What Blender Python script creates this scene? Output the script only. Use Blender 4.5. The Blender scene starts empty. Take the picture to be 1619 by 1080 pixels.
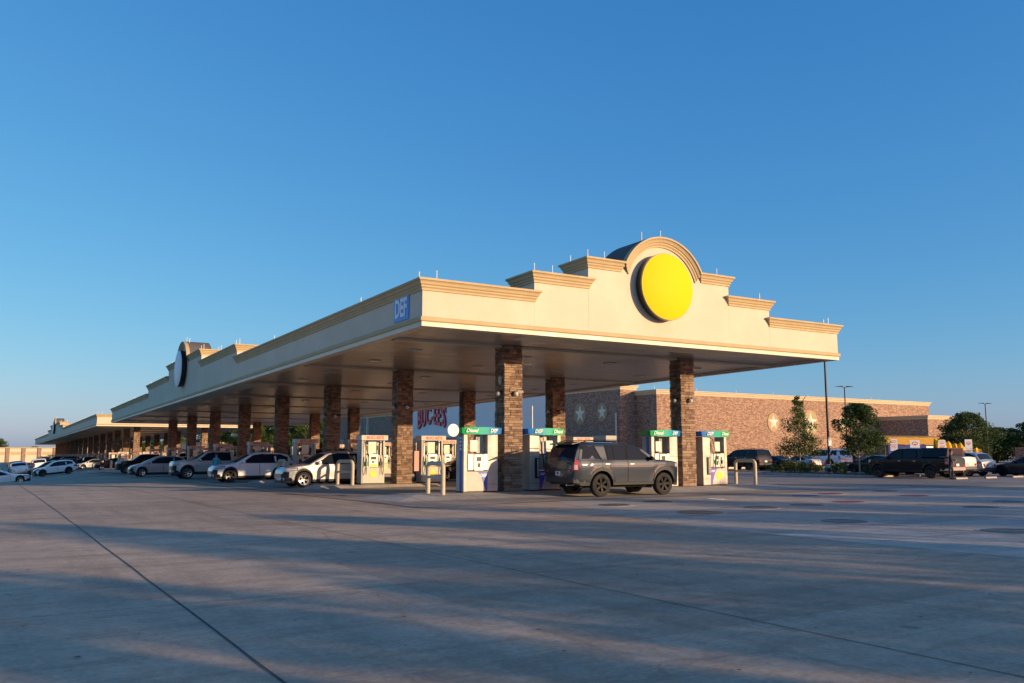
import bpy, bmesh, math, random
from mathutils import Vector, Matrix
R_ = math.radians
random.seed(7)
scene = bpy.context.scene
COL = scene.collection

# ------------------------------------------------------------------ camera, sky, sun, exposure
AZ = R_(31.45); PITCH = math.atan(172 / 1356)
cam_d = bpy.data.cameras.new('camera')
cam_d.sensor_width = 36.0; cam_d.lens = 1356 / 1619 * 36.0
cam_d.clip_start = 0.1; cam_d.clip_end = 6000
cam = bpy.data.objects.new('camera', cam_d); COL.objects.link(cam)
cam.location = (0, 0, 1.6)
cam.rotation_euler = (R_(90) + PITCH, 0, -AZ)
scene.camera = cam

SUN_EL = R_(10.2)
SUN_DIR = Vector((0.532 * math.cos(SUN_EL), -0.847 * math.cos(SUN_EL), math.sin(SUN_EL)))   # towards the sun
world = bpy.data.worlds.new('World'); scene.world = world; world.use_nodes = True
wn = world.node_tree.nodes; wl = world.node_tree.links
for n in list(wn): wn.remove(n)
sky = wn.new('ShaderNodeTexSky'); sky.sky_type = 'NISHITA'; sky.sun_disc = False
sky.sun_elevation = SUN_EL
sky.sun_rotation = math.atan2(SUN_DIR.x, SUN_DIR.y)
sky.altitude = 100; sky.air_density = 1.0; sky.dust_density = 0.8; sky.ozone_density = 6.0
bg = wn.new('ShaderNodeBackground'); bg.inputs['Strength'].default_value = 0.15
wo = wn.new('ShaderNodeOutputWorld')
# one tone curve per channel over the whole sky: the strong blue of the photograph
EXPO = 0.80
sep = wn.new('ShaderNodeSeparateColor'); com = wn.new('ShaderNodeCombineColor'); wl.new(sky.outputs[0], sep.inputs[0])
for i_, (p_, k_) in enumerate(((1.2, 2.45), (0.77, 1.12), (0.45, 0.93))):
    a_ = wn.new('ShaderNodeMath'); a_.operation = 'POWER'; b_ = wn.new('ShaderNodeMath'); b_.operation = 'MULTIPLY'
    wl.new(sep.outputs[i_], a_.inputs[0]); a_.inputs[1].default_value = p_; wl.new(a_.outputs[0], b_.inputs[0])
    b_.inputs[1].default_value = k_ * 0.15 ** p_ / (2 ** EXPO * 0.15); wl.new(b_.outputs[0], com.inputs[i_])
wl.new(com.outputs[0], bg.inputs['Color']); wl.new(bg.outputs[0], wo.inputs['Surface'])
sun_d = bpy.data.lights.new('sun', 'SUN'); sun_d.energy = 3.4; sun_d.angle = R_(0.5); sun_d.color = (1.0, 0.70, 0.40)
sun = bpy.data.objects.new('sun', sun_d); COL.objects.link(sun)
sun.rotation_euler = SUN_DIR.to_track_quat('Z', 'Y').to_euler()
scene.view_settings.view_transform = 'Standard'; scene.view_settings.look = 'None'
scene.view_settings.gamma = 1.0; scene.view_settings.exposure = EXPO
scene.view_settings.use_curve_mapping = False

# ------------------------------------------------------------------ materials
def mat(name, col, rough=0.6, metal=0.0, spec=0.5, coat=0.0, emis=None, es=0.0):
    m = bpy.data.materials.new(name); m.use_nodes = True
    b = m.node_tree.nodes['Principled BSDF']
    b.inputs['Base Color'].default_value = (*col, 1); b.inputs['Roughness'].default_value = rough
    b.inputs['Metallic'].default_value = metal; b.inputs['Specular IOR Level'].default_value = spec
    b.inputs['Coat Weight'].default_value = coat; b.inputs['Coat Roughness'].default_value = 0.03
    if emis: b.inputs['Emission Color'].default_value = (*emis, 1); b.inputs['Emission Strength'].default_value = es
    return m
class NT:
    def __init__(s, m): s.t = m.node_tree; s.b = s.t.nodes['Principled BSDF']
    def n(s, typ, **kw):
        x = s.t.nodes.new(typ)
        for k, v in kw.items():
            if k.startswith('i_'):
                key = k[2:]; key = int(key) if key.isdigit() else key.replace('_', ' ')
                x.inputs[key].default_value = v
            else: setattr(x, k, v)
        return x
    def l(s, a, b): s.t.links.new(a, b)
    def coord(s, which='Object', scale=(1, 1, 1)):
        c = s.n('ShaderNodeTexCoord'); mp = s.n('ShaderNodeMapping'); mp.inputs['Scale'].default_value = scale
        s.l(c.outputs[which], mp.inputs[0]); return mp.outputs[0]
    def noise(s, vec, scale, detail=4, rough=0.55):
        x = s.n('ShaderNodeTexNoise'); x.inputs['Scale'].default_value = scale; x.inputs['Detail'].default_value = detail
        x.inputs['Roughness'].default_value = rough; s.l(vec, x.inputs['Vector']); return x.outputs['Fac']
    def ramp(s, fac, pts, interp='LINEAR'):
        r = s.n('ShaderNodeValToRGB'); r.color_ramp.interpolation = interp
        el = r.color_ramp.elements
        while len(el) < len(pts): el.new(0.5)
        for e, (p, c) in zip(el, pts): e.position = p; e.color = (*c, 1) if len(c) == 3 else c
        s.l(fac, r.inputs[0]); return r.outputs[0]
    def mix(s, fac, a, b, typ='MIX'):
        x = s.n('ShaderNodeMix', data_type='RGBA', blend_type=typ)
        for sock, v in ((x.inputs[0], fac), (x.inputs[6], a), (x.inputs[7], b)):
            if hasattr(v, 'is_output'): s.l(v, sock)
            elif isinstance(v, (int, float)): sock.default_value = v
            else: sock.default_value = (*v, 1)
        return x.outputs[2]
    def bump(s, h, strength, dist=0.02):
        x = s.n('ShaderNodeBump'); x.inputs['Strength'].default_value = strength; x.inputs['Distance'].default_value = dist
        s.l(h, x.inputs['Height']); s.l(x.outputs[0], s.b.inputs['Normal'])
def wear(m, amt=0.12, scale=2.0, bump=0.0):
    """slight uneven colour and sheen so that no surface is flat"""
    t = NT(m); col = tuple(t.b.inputs['Base Color'].default_value)[:3]; ro = t.b.inputs['Roughness'].default_value
    v = t.coord('Object'); f = t.noise(v, scale, 6, 0.65)
    c = t.ramp(f, [(0.3, tuple(x * (1 - amt) for x in col)), (0.7, tuple(min(1, x * (1 + amt * 0.5)) for x in col))])
    t.l(c, t.b.inputs['Base Color'])
    r = t.ramp(f, [(0.3, (ro * 1.15,) * 3), (0.7, (ro * 0.85,) * 3)]); t.l(r, t.b.inputs['Roughness'])
    if bump: t.bump(t.noise(v, scale * 12, 4), bump, 0.01)
    return m

M = {}
def concrete(name, c1, c2, c3, joint=None):
    m = mat(name, c1, 0.9, spec=0.25); t = NT(m); v = t.coord('Object')
    big = t.noise(v, 0.07, 6, 0.65); med = t.noise(v, 0.45, 8, 0.75); fine = t.noise(v, 16, 6, 0.8); mott = t.noise(v, 2.6, 8, 0.8)
    st = t.noise(t.coord('Object', (0.16, 1.9, 1)), 0.8, 8, 0.75); st2 = t.noise(t.coord('Object', (1.5, 0.12, 1)), 0.9, 6, 0.7)
    dark = tuple(x * 0.55 for x in c1)
    a = t.ramp(big, [(0.38, c1), (0.62, c2)])
    a = t.mix(t.ramp(med, [(0.40, (0, 0, 0)), (0.70, (0.85,) * 3)]), a, c3)
    a = t.mix(t.ramp(st, [(0.45, (0.0,) * 3), (0.70, (0.70,) * 3)]), a, dark)
    a = t.mix(t.ramp(st2, [(0.52, (0.0,) * 3), (0.72, (0.60,) * 3)]), a, dark)
    a = t.mix(0.6, a, t.ramp(mott, [(0.25, (0.30,) * 3), (0.75, (0.70,) * 3)]), 'OVERLAY')
    a = t.mix(0.55, a, t.ramp(fine, [(0.25, (0.25,) * 3), (0.75, (0.78,) * 3)]), 'OVERLAY')
    spots = t.n('ShaderNodeTexVoronoi'); spots.inputs['Scale'].default_value = 0.55; spots.inputs['Randomness'].default_value = 1.0; t.l(v, spots.inputs['Vector'])
    dn = t.n('ShaderNodeMath', operation='MULTIPLY_ADD'); t.l(mott, dn.inputs[0]); dn.inputs[1].default_value = 0.09; t.l(spots.outputs['Distance'], dn.inputs[2])
    a = t.mix(t.ramp(dn.outputs[0], [(0.075, (0.55,) * 3), (0.115, (0, 0, 0))]), a, tuple(x * 0.35 for x in c1))
    cr = t.n('ShaderNodeTexVoronoi', feature='DISTANCE_TO_EDGE'); cr.inputs['Scale'].default_value = 0.11
    wv = t.n('ShaderNodeMix', data_type='VECTOR'); wv.inputs[0].default_value = 0.55; nz = t.n('ShaderNodeTexNoise'); nz.inputs['Scale'].default_value = 0.5; nz.inputs['Detail'].default_value = 6; t.l(v, nz.inputs['Vector'])
    t.l(v, wv.inputs[4]); t.l(nz.outputs['Color'], wv.inputs[5]); ad = t.n('ShaderNodeVectorMath', operation='MULTIPLY_ADD'); t.l(nz.outputs['Color'], ad.inputs[0]); ad.inputs[1].default_value = (3, 3, 0); t.l(v, ad.inputs[2]); t.l(ad.outputs[0], cr.inputs['Vector'])
    a = t.mix(t.ramp(cr.outputs['Distance'], [(0.0009, (0.32,) * 3), (0.0022, (0, 0, 0))]), a, tuple(x * 0.4 for x in c1))
    sn = t.n('ShaderNodeVectorMath', operation='SNAP'); t.l(v, sn.inputs[0]); sn.inputs[1].default_value = (4.75, 6.4, 1000); wnz = t.n('ShaderNodeTexWhiteNoise'); t.l(sn.outputs[0], wnz.inputs['Vector'])
    a = t.mix(0.16, a, t.ramp(wnz.outputs['Value'], [(0.0, (0.15,) * 3), (1.0, (0.85,) * 3)]), 'OVERLAY')
    t.l(a, t.b.inputs['Base Color'])
    t.l(t.ramp(med, [(0.3, (0.95,) * 3), (0.7, (0.72,) * 3)]), t.b.inputs['Roughness'])
    t.bump(fine, 0.5, 0.012)
    return m
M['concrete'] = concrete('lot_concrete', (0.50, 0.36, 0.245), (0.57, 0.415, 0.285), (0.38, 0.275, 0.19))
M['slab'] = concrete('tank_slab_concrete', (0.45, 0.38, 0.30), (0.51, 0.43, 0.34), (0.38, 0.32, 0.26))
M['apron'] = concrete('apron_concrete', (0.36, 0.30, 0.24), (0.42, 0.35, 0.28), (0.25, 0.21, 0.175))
M['asphalt'] = concrete('parking_concrete', (0.28, 0.235, 0.19), (0.32, 0.27, 0.22), (0.22, 0.19, 0.16))
M['kerb'] = concrete('kerb_concrete', (0.46, 0.42, 0.36), (0.5, 0.46, 0.4), (0.38, 0.35, 0.3))
M['joint'] = mat('joint_sealant', (0.06, 0.052, 0.045), 0.8)
M['joint_soft'] = mat('sawn_joint', (0.15, 0.135, 0.125), 0.9)
M['redline'] = wear(mat('faded_red_paint', (0.33, 0.13, 0.09), 0.8), 0.35, 3)
M['white_paint'] = wear(mat('road_marking_paint', (0.62, 0.6, 0.56), 0.7), 0.25, 4)
M['cover'] = wear(mat('iron_cover', (0.13, 0.105, 0.085), 0.55, 0.5), 0.3, 8)
M['cover_red'] = wear(mat('red_fill_cover', (0.25, 0.05, 0.04), 0.6), 0.3, 8)
M['cover_blue'] = wear(mat('blue_fill_cover', (0.05, 0.09, 0.25), 0.6), 0.3, 8)
M['cream'] = wear(mat('cream_stucco', (0.66, 0.565, 0.42), 0.75), 0.05, 0.6, 0.15)
M['tan'] = wear(mat('tan_cornice_paint', (0.50, 0.385, 0.205), 0.7), 0.07, 1.2, 0.1)
M['strip'] = wear(mat('cream_metal_edge', (0.68, 0.59, 0.44), 0.45), 0.04, 1)
M['roof'] = wear(mat('dark_roof_membrane', (0.12, 0.11, 0.10), 0.85), 0.15, 0.5)
M['soffit'] = mat('soffit_metal', (0.50, 0.43, 0.37), 0.28, 0.55, 0.6)
t = NT(M['soffit']); v = t.coord('Object'); w = t.n('ShaderNodeTexWave', wave_type='BANDS', bands_direction='Y', wave_profile='SIN')
w.inputs['Scale'].default_value = 1.309; w.inputs['Distortion'].default_value = 0.12; w.inputs['Detail'].default_value = 1.0
t.l(v, w.inputs['Vector']); t.bump(w.outputs['Fac'], 0.5, 0.03)
f = t.noise(t.coord('Object', (0.4, 3.0, 1)), 0.6, 4); t.l(t.ramp(f, [(0.3, (0.44, 0.375, 0.32)), (0.7, (0.55, 0.48, 0.41))]), t.b.inputs['Base Color'])
M['beam'] = wear(mat('beam_paint', (0.50, 0.44, 0.35), 0.4), 0.1, 1)
M['lens'] = mat('soffit_lamp_lens', (0.6, 0.6, 0.57), 0.25)
M['rod'] = mat('white_rod', (0.8, 0.8, 0.78), 0.35)
def stone_mat():
    m = mat('stacked_stone', (0.3, 0.18, 0.11), 0.85); t = NT(m)
    g = t.n('ShaderNodeNewGeometry'); v = t.coord('Object')
    c = t.ramp(g.outputs['Random Per Island'], [(0.0, (0.13, 0.08, 0.055)), (0.3, (0.21, 0.135, 0.09)), (0.6, (0.29, 0.19, 0.125)), (0.9, (0.36, 0.25, 0.17)), (1.0, (0.17, 0.11, 0.085))])
    n = t.noise(v, 22, 6, 0.7)
    c = t.mix(0.75, c, t.ramp(n, [(0.25, (0.25,) * 3), (0.8, (0.8,) * 3)]), 'OVERLAY')
    t.l(c, t.b.inputs['Base Color']); t.bump(n, 0.8, 0.03); return m
M['stone'] = stone_mat()
M['mortar'] = mat('dark_mortar', (0.07, 0.05, 0.04), 0.95)
def brick_mat(name, c1, c2, mortar):
    m = mat(name, c1, 0.88); t = NT(m); c = t.n('ShaderNodeTexCoord'); sp = t.n('ShaderNodeSeparateXYZ'); t.l(c.outputs['Object'], sp.inputs[0])
    ad = t.n('ShaderNodeMath', operation='ADD'); t.l(sp.outputs[0], ad.inputs[0]); t.l(sp.outputs[1], ad.inputs[1])
    cb = t.n('ShaderNodeCombineXYZ'); t.l(ad.outputs[0], cb.inputs[0]); t.l(sp.outputs[2], cb.inputs[1])
    b = t.n('ShaderNodeTexBrick'); t.l(cb.outputs[0], b.inputs['Vector'])
    b.inputs['Scale'].default_value = 1.0; b.inputs['Brick Width'].default_value = 0.30; b.inputs['Row Height'].default_value = 0.135
    b.inputs['Mortar Size'].default_value = 0.012; b.inputs['Bias'].default_value = -0.05
    b.inputs['Color1'].default_value = (*c1, 1); b.inputs['Color2'].default_value = (*c2, 1); b.inputs['Mortar'].default_value = (*mortar, 1)
    n = t.noise(cb.outputs[0], 4.5, 5, 0.85)
    cc = t.mix(0.8, b.outputs['Color'], t.ramp(n, [(0.35, (0.22,) * 3), (0.65, (0.8,) * 3)]), 'OVERLAY')
    t.l(cc, t.b.inputs['Base Color']); t.bump(b.outputs['Fac'], -0.5, 0.02); return m
M['brick'] = brick_mat('store_brick', (0.20, 0.115, 0.085), (0.42, 0.27, 0.18), (0.30, 0.22, 0.16))
M['store_white'] = wear(mat('pale_store_render', (0.86, 0.82, 0.77), 0.8), 0.04, 0.3)
M['medal'] = mat('medallion_stone', (0.40, 0.31, 0.17), 0.8)
M['star'] = mat('cast_star', (0.80, 0.74, 0.60), 0.75)
M['awning'] = mat('grey_awning_metal', (0.33, 0.32, 0.30), 0.5)
M['glassdark'] = mat('shopfront_glass', (0.012, 0.014, 0.016), 0.06, 0.0, 0.6)
M['poster'] = mat('window_posters', (0.35, 0.4, 0.3), 0.6)
M['red_letter'] = mat('red_letters', (0.90, 0.12, 0.12), 0.45)
M['maroon'] = mat('letter_backing', (0.09, 0.02, 0.05), 0.5)
M['yellow'] = mat('yellow_sign_face', (0.76, 0.58, 0.0), 0.6, 0, 0.15, 0.0)
M['black'] = mat('black_metal', (0.012, 0.012, 0.013), 0.4, 0.2)
M['rubber'] = wear(mat('tyre_rubber', (0.022, 0.021, 0.021), 0.85), 0.3, 6)
M['plastic'] = mat('dark_trim_plastic', (0.025, 0.025, 0.027), 0.6)
M['well'] = mat('wheel_well', (0.006, 0.006, 0.006), 0.95)
M['glass'] = mat('tinted_car_glass', (0.012, 0.017, 0.030), 0.03, 0.0, 0.2)
M['chrome'] = mat('bright_alloy', (0.62, 0.61, 0.6), 0.22, 0.95)
M['rim_black'] = mat('black_alloy', (0.010, 0.010, 0.011), 0.55, 0.0, 0.2)
M['rim_dark'] = mat('dark_alloy', (0.06, 0.06, 0.065), 0.3, 0.85)
M['lampw'] = mat('headlamp_lens', (0.42, 0.44, 0.47), 0.12, 0.1, 0.4, 0.3)
M['lampr'] = mat('red_lamp_lens', (0.42, 0.012, 0.012), 0.12, 0.0, 0.7, 0.7)
M['plate'] = mat('licence_plate_white', (0.7, 0.7, 0.7), 0.4)
M['plate_red'] = mat('plate_red_patch', (0.5, 0.05, 0.05), 0.4)
def steel():
    m = mat('brushed_steel', (0.62, 0.60, 0.56), 0.55, 0.35, 0.3); t = NT(m)
    f = t.noise(t.coord('Object', (1, 1, 14)), 6, 5, 0.7); g = t.noise(t.coord('Object'), 2.2, 4)
    t.l(t.mix(0.5, t.ramp(f, [(0.3, (0.40, 0.37, 0.33)), (0.7, (0.55, 0.51, 0.46))]), t.ramp(g, [(0.3, (0.38, 0.35, 0.31)), (0.7, (0.58, 0.54, 0.48))])), t.b.inputs['Base Color'])
    t.l(t.ramp(g, [(0.3, (0.65,) * 3), (0.7, (0.5,) * 3)]), t.b.inputs['Roughness']); return m
M['steel'] = steel()
M['pump_white'] = wear(mat('pump_white_enamel', (0.60, 0.56, 0.48), 0.6, 0, 0.25), 0.08, 3)
M['pump_grey'] = wear(mat('pump_grey_post', (0.36, 0.35, 0.33), 0.5), 0.15, 3)
M['pump_silver'] = wear(mat('pump_bezel', (0.46, 0.44, 0.40), 0.35, 0.5), 0.15, 4)
M['screen'] = mat('pump_screen', (0.10, 0.11, 0.10), 0.15)
M['sheet'] = mat('price_sheet', (0.78, 0.74, 0.60), 0.6)
M['blue'] = mat('blue_print', (0.015, 0.09, 0.45), 0.4)
M['purple'] = mat('purple_print', (0.10, 0.05, 0.42), 0.4)
M['white'] = mat('white_print', (0.82, 0.82, 0.8), 0.45)
M['green'] = mat('green_nozzle', (0.0, 0.22, 0.12), 0.45)
M['ylabel'] = mat('yellow_label', (0.85, 0.65, 0.03), 0.5)
M['redp'] = mat('red_print', (0.6, 0.08, 0.05), 0.5)
M['sky_sign'] = mat('blue_sign_face', (0.06, 0.28, 0.75), 0.4)
M['bollard'] = wear(mat('beige_bollard_paint', (0.55, 0.46, 0.33), 0.5), 0.12, 4)
def topper_mat():
    m = mat('topper_print', (0, 0.4, 0.2), 0.3, 0, 0.5, 0.3); t = NT(m); c = t.n('ShaderNodeTexCoord'); sp = t.n('ShaderNodeSeparateXYZ')
    t.l(c.outputs['Object'], sp.inputs[0]); mr = t.n('ShaderNodeMapRange'); mr.inputs[1].default_value = -0.9; mr.inputs[2].default_value = 0.9
    t.l(sp.outputs[0], mr.inputs[0])
    t.l(t.ramp(mr.outputs[0], [(0.0, (0.0, 0.30, 0.07)), (0.12, (0.01, 0.50, 0.16)), (0.45, (0.0, 0.46, 0.27)), (0.7, (0.0, 0.33, 0.46)), (1.0, (0.01, 0.13, 0.55))]), t.b.inputs['Base Color']); return m
M['topper'] = topper_mat()
def leaf_mat(name, c1, c2, c3):
    m = mat(name, c1, 0.6, spec=0.3); t = NT(m); g = t.n('ShaderNodeNewGeometry')
    c = t.ramp(g.outputs['Random Per Island'], [(0, c1), (0.5, c2), (1, c3)])
    n = t.noise(t.coord('Object'), 2.5, 3); c = t.mix(t.ramp(n, [(0.35, (0, 0, 0)), (0.7, (0.4,) * 3)]), c, c1)
    t.l(c, t.b.inputs['Base Color'])
    tr = t.n('ShaderNodeBsdfTranslucent'); t.l(c, tr.inputs[0]); mx = t.n('ShaderNodeMixShader'); mx.inputs[0].default_value = 0.3
    out = t.t.nodes['Material Output']; t.l(t.b.outputs[0], mx.inputs[1]); t.l(tr.outputs[0], mx.inputs[2]); t.l(mx.outputs[0], out.inputs[0]); return m
M['leaf'] = leaf_mat('oak_leaves', (0.035, 0.062, 0.016), (0.06, 0.105, 0.026), (0.10, 0.145, 0.04))
M['leaf2'] = leaf_mat('bright_leaves', (0.05, 0.085, 0.015), (0.085, 0.14, 0.025), (0.14, 0.19, 0.04))
M['bark'] = wear(mat('tree_bark', (0.16, 0.12, 0.09), 0.9), 0.3, 8, 0.5)
M['bark_pale'] = wear(mat('pale_young_bark', (0.42, 0.37, 0.3), 0.85), 0.2, 8, 0.3)
M['mulch'] = wear(mat('planter_mulch', (0.07, 0.045, 0.03), 0.95), 0.4, 6, 0.8)
M['pink'] = mat('faded_pink_notice', (0.75, 0.33, 0.28), 0.6)
M['skin'] = mat('person_skin', (0.42, 0.24, 0.16), 0.55)
M['hair'] = mat('dark_hair', (0.02, 0.014, 0.01), 0.6)
def cloth(name, c): M[name] = wear(mat(name, c, 0.9), 0.2, 6)
cloth('navy_cloth', (0.03, 0.03, 0.045)); cloth('teal_cloth', (0.08, 0.42, 0.5)); cloth('red_cloth', (0.6, 0.03, 0.03)); cloth('orange_cloth', (0.75, 0.28, 0.03)); cloth('denim_cloth', (0.05, 0.07, 0.12)); cloth('shoe_cloth', (0.05, 0.05, 0.05)); cloth('yellow_cloth', (0.85, 0.45, 0.02)); cloth('ochre_cloth', (0.42, 0.24, 0.03)); cloth('blue_cloth', (0.02, 0.04, 0.22))
PAINT = {}
def paint(k, c, metal=0.35, rough=0.4):
    m = mat('car_paint_' + k, c, max(rough, .40), metal, 0.4 if max(c) > .1 else 0.2, 1.0 if max(c) > .1 else (0.85 if k == 'graphite' else 0.5)); PAINT[k] = m
paint('graphite', (0.017, 0.026, 0.042), 0.3, 0.40); paint('silver', (0.56, 0.55, 0.53), 0.35, 0.32); paint('white', (0.82, 0.82, 0.82), 0.0, 0.3)
paint('black', (0.004, 0.004, 0.005), 0.0, 0.5); paint('darkred', (0.10, 0.012, 0.012), 0.4); paint('grey', (0.17, 0.18, 0.19), 0.5); paint('blue', (0.03, 0.07, 0.2), 0.5)
paint('pewter', (0.38, 0.40, 0.41), 0.35); paint('copper_black', (0.035, 0.014, 0.010), 0.5); paint('charcoal', (0.035, 0.037, 0.042), 0.5)

# ------------------------------------------------------------------ mesh helpers
class MB:
    def __init__(s): s.v = []; s.f = []; s.m = []
    def add(s, vs, fs, mi=0):
        o = len(s.v); s.v += [tuple(p) for p in vs]
        s.f += [tuple(i + o for i in f) for f in fs]; s.m += [mi] * len(fs); return s
    def box(s, x0, x1, y0, y1, z0, z1, mi=0):
        return s.add([(x0, y0, z0), (x1, y0, z0), (x1, y1, z0), (x0, y1, z0), (x0, y0, z1), (x1, y0, z1), (x1, y1, z1), (x0, y1, z1)],
                     [(0, 3, 2, 1), (4, 5, 6, 7), (0, 1, 5, 4), (1, 2, 6, 5), (2, 3, 7, 6), (3, 0, 4, 7)], mi)
    def poly(s, pts, mi=0): return s.add(pts, [tuple(range(len(pts)))], mi)
    def prism(s, p2, a0, a1, ax='y', mi=0, caps=True):
        """extrude polygon p2 between a0 and a1 along axis ax; p2 lies in the other two axes (x,z | y,z | x,y)"""
        def P(p, a): return {'y': (p[0], a, p[1]), 'x': (a, p[0], p[1]), 'z': (p[0], p[1], a)}[ax]
        n = len(p2); vs = [P(p, a0) for p in p2] + [P(p, a1) for p in p2]
        fs = [(i, (i + 1) % n, n + (i + 1) % n, n + i) for i in range(n)]
        if caps: fs += [tuple(range(n))[::-1], tuple(range(n, 2 * n))]
        return s.add(vs, fs, mi)
    def tube(s, pts, r, n=8, mi=0, caps=True):
        pts = [Vector(p) for p in pts]; rs = r if isinstance(r, (list, tuple)) else [r] * len(pts)
        vs = []; prev = None
        for i, p in enumerate(pts):
            d = (pts[min(i + 1, len(pts) - 1)] - pts[max(i - 1, 0)]).normalized()
            if prev is None:
                a = d.orthogonal().normalized()
            else:
                a = (prev - d * prev.dot(d)); a = a.normalized() if a.length > 1e-6 else d.orthogonal().normalized()
            prev = a; b = d.cross(a)
            vs += [p + (a * math.cos(2 * math.pi * k / n) + b * math.sin(2 * math.pi * k / n)) * rs[i] for k in range(n)]
        fs = []
        for i in range(len(pts) - 1):
            for k in range(n): fs.append((i * n + k, i * n + (k + 1) % n, (i + 1) * n + (k + 1) % n, (i + 1) * n + k))
        if caps: fs += [tuple(range(n))[::-1], tuple(range((len(pts) - 1) * n, len(pts) * n))]
        return s.add(vs, fs, mi)
    def lathe(s, prof, n=24, ax='z', c=(0, 0, 0), mi=0, cap=True):
        """prof: (radius, height) pairs round axis ax"""
        vs = []
        for (r, h) in prof:
            for k in range(n):
                a = 2 * math.pi * k / n; x, y = r * math.cos(a), r * math.sin(a)
                p = {'z': (x, y, h), 'y': (x, h, y), 'x': (h, x, y)}[ax]; vs.append((p[0] + c[0], p[1] + c[1], p[2] + c[2]))
        fs = [(i * n + k, i * n + (k + 1) % n, (i + 1) * n + (k + 1) % n, (i + 1) * n + k) for i in range(len(prof) - 1) for k in range(n)]
        if cap and prof[0][0] > 1e-5: fs.append(tuple(range(n))[::-1])
        if cap and prof[-1][0] > 1e-5: fs.append(tuple(range((len(prof) - 1) * n, len(prof) * n)))
        return s.add(vs, fs, mi)
    def grid(s, P, mi=0):
        nu, nv = len(P), len(P[0])
        return s.add([p for row in P for p in row], [(i * nv + j, (i + 1) * nv + j, (i + 1) * nv + j + 1, i * nv + j + 1) for i in range(nu - 1) for j in range(nv - 1)], mi)
    def mesh(s, name, mats, warp=None, smooth=None, recalc=True, merge=False):
        if warp: s.v = [warp(p) for p in s.v]
        me = bpy.data.meshes.new(name); me.from_pydata(s.v, [], s.f); me.update()
        if not isinstance(mats, (list, tuple)): mats = [mats]
        for m in mats: me.materials.append(m)
        if len(mats) > 1: me.polygons.foreach_set('material_index', s.m)
        if recalc or smooth is not None or merge:
            bm = bmesh.new(); bm.from_mesh(me)
            if merge: bmesh.ops.remove_doubles(bm, verts=bm.verts, dist=1e-4)
            if recalc: bmesh.ops.recalc_face_normals(bm, faces=bm.faces)
            if smooth is not None:
                th = R_(smooth)
                for fc in bm.faces: fc.smooth = True
                for e in bm.edges:
                    e.smooth = len(e.link_faces) == 2 and e.calc_face_angle(0) < th
            bm.to_mesh(me); bm.free()
        return me
    def build(s, name, mats, parent=None, **kw):
        return obj(name, s.mesh(name, mats, **kw), parent)
def obj(name, me, parent=None):
    o = bpy.data.objects.new(name, me); COL.objects.link(o)
    if parent is not None: o.parent = parent
    return o
def tag(o, label=None, cat=None, group=None, kind=None):
    if label: o['label'] = label
    if cat: o['category'] = cat
    if group: o['group'] = group
    if kind: o['kind'] = kind
    return o
def thing(name, label, cat, loc=(0, 0, 0), rz=0, group=None):
    o = bpy.data.objects.new(name, None); COL.objects.link(o); o.location = loc; o.rotation_euler = (0, 0, rz); o.empty_display_size = 0.3
    return tag(o, label, cat, group)
def copy_tree(o, parent=None):
    c = o.copy(); COL.objects.link(c)
    if parent is not None: c.parent = parent
    for ch in o.children: copy_tree(ch, c)
    return c
def text_mb(txt, size, depth=0.01, offset=0.0, shear=0.0, spacing=1.0):
    """flat letters in x (reading) and z (up), thickness along -y; returns MB centred on x"""
    cu = bpy.data.curves.new('letters', 'FONT'); cu.body = txt; cu.size = size; cu.extrude = depth; cu.offset = offset; cu.shear = shear
    cu.align_x = 'CENTER'; cu.align_y = 'CENTER'; cu.space_character = spacing; cu.resolution_u = 3
    o = bpy.data.objects.new('letters', cu); COL.objects.link(o)
    bpy.context.view_layer.update()
    me = bpy.data.meshes.new_from_object(o.evaluated_get(bpy.context.evaluated_depsgraph_get()))
    mb = MB(); mb.add([(p.co.x, -p.co.z, p.co.y) for p in me.vertices], [tuple(pl.vertices) for pl in me.polygons])
    bpy.data.objects.remove(o); bpy.data.curves.remove(cu); bpy.data.meshes.remove(me)
    return mb
def lerp_tab(tab, x):
    if x <= tab[0][0]: return tab[0][1]
    for (a, va), (b, vb) in zip(tab, tab[1:]):
        if x <= b: return va + (vb - va) * (x - a) / (b - a)
    return tab[-1][1]

# ------------------------------------------------------------------ ground
BT = [(-1e4, -.14), (27, -.14), (40, -.19), (52, -.27), (62, -.35), (73, -.45), (154, -1.38), (300, -2.33), (420, -2.6), (1e5, -2.6)]
def g(x, y):
    b = lerp_tab(BT, y); t = min(max((y - 60) / 35, 0), 1); t = t * t * (3 - 2 * t)
    if y > 200: t *= max(0, 1 - (y - 200) / 120)
    return b - 0.11 * max(0, min(11 - x, 20)) * t
def axis(lo, hi, dense0, dense1, step, grow=1.25):
    a = []; v = dense0
    while v < dense1: a.append(v); v += step
    a.append(dense1); st = step; v = dense1
    while v < hi: st *= grow; v += st; a.append(min(v, hi))
    st = step; v = dense0; pre = []
    while v > lo: st *= grow; v -= st; pre.append(max(v, lo))
    return pre[::-1] + a
def sheet(name, xs, ys, m, dz=0.0, inside=None):
    mb = MB(); mb.grid([[(x, y, g(x, y) + dz) for y in ys] for x in xs])
    return tag(mb.build(name, m, smooth=30), kind='structure')
sheet('ground', axis(-2500, 2500, -60, 160, 4), axis(-1500, 3500, -40, 320, 4), M['concrete'])
def rng(a, b, n): return [a + (b - a) * i / n for i in range(n + 1)]
def gi(y): return g(18.0, y) + 0.14          # top of a pump island
sheet('parking_lot', rng(38.3, 140, 24), rng(24, 68, 12), M['asphalt'], 0.004)
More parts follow.
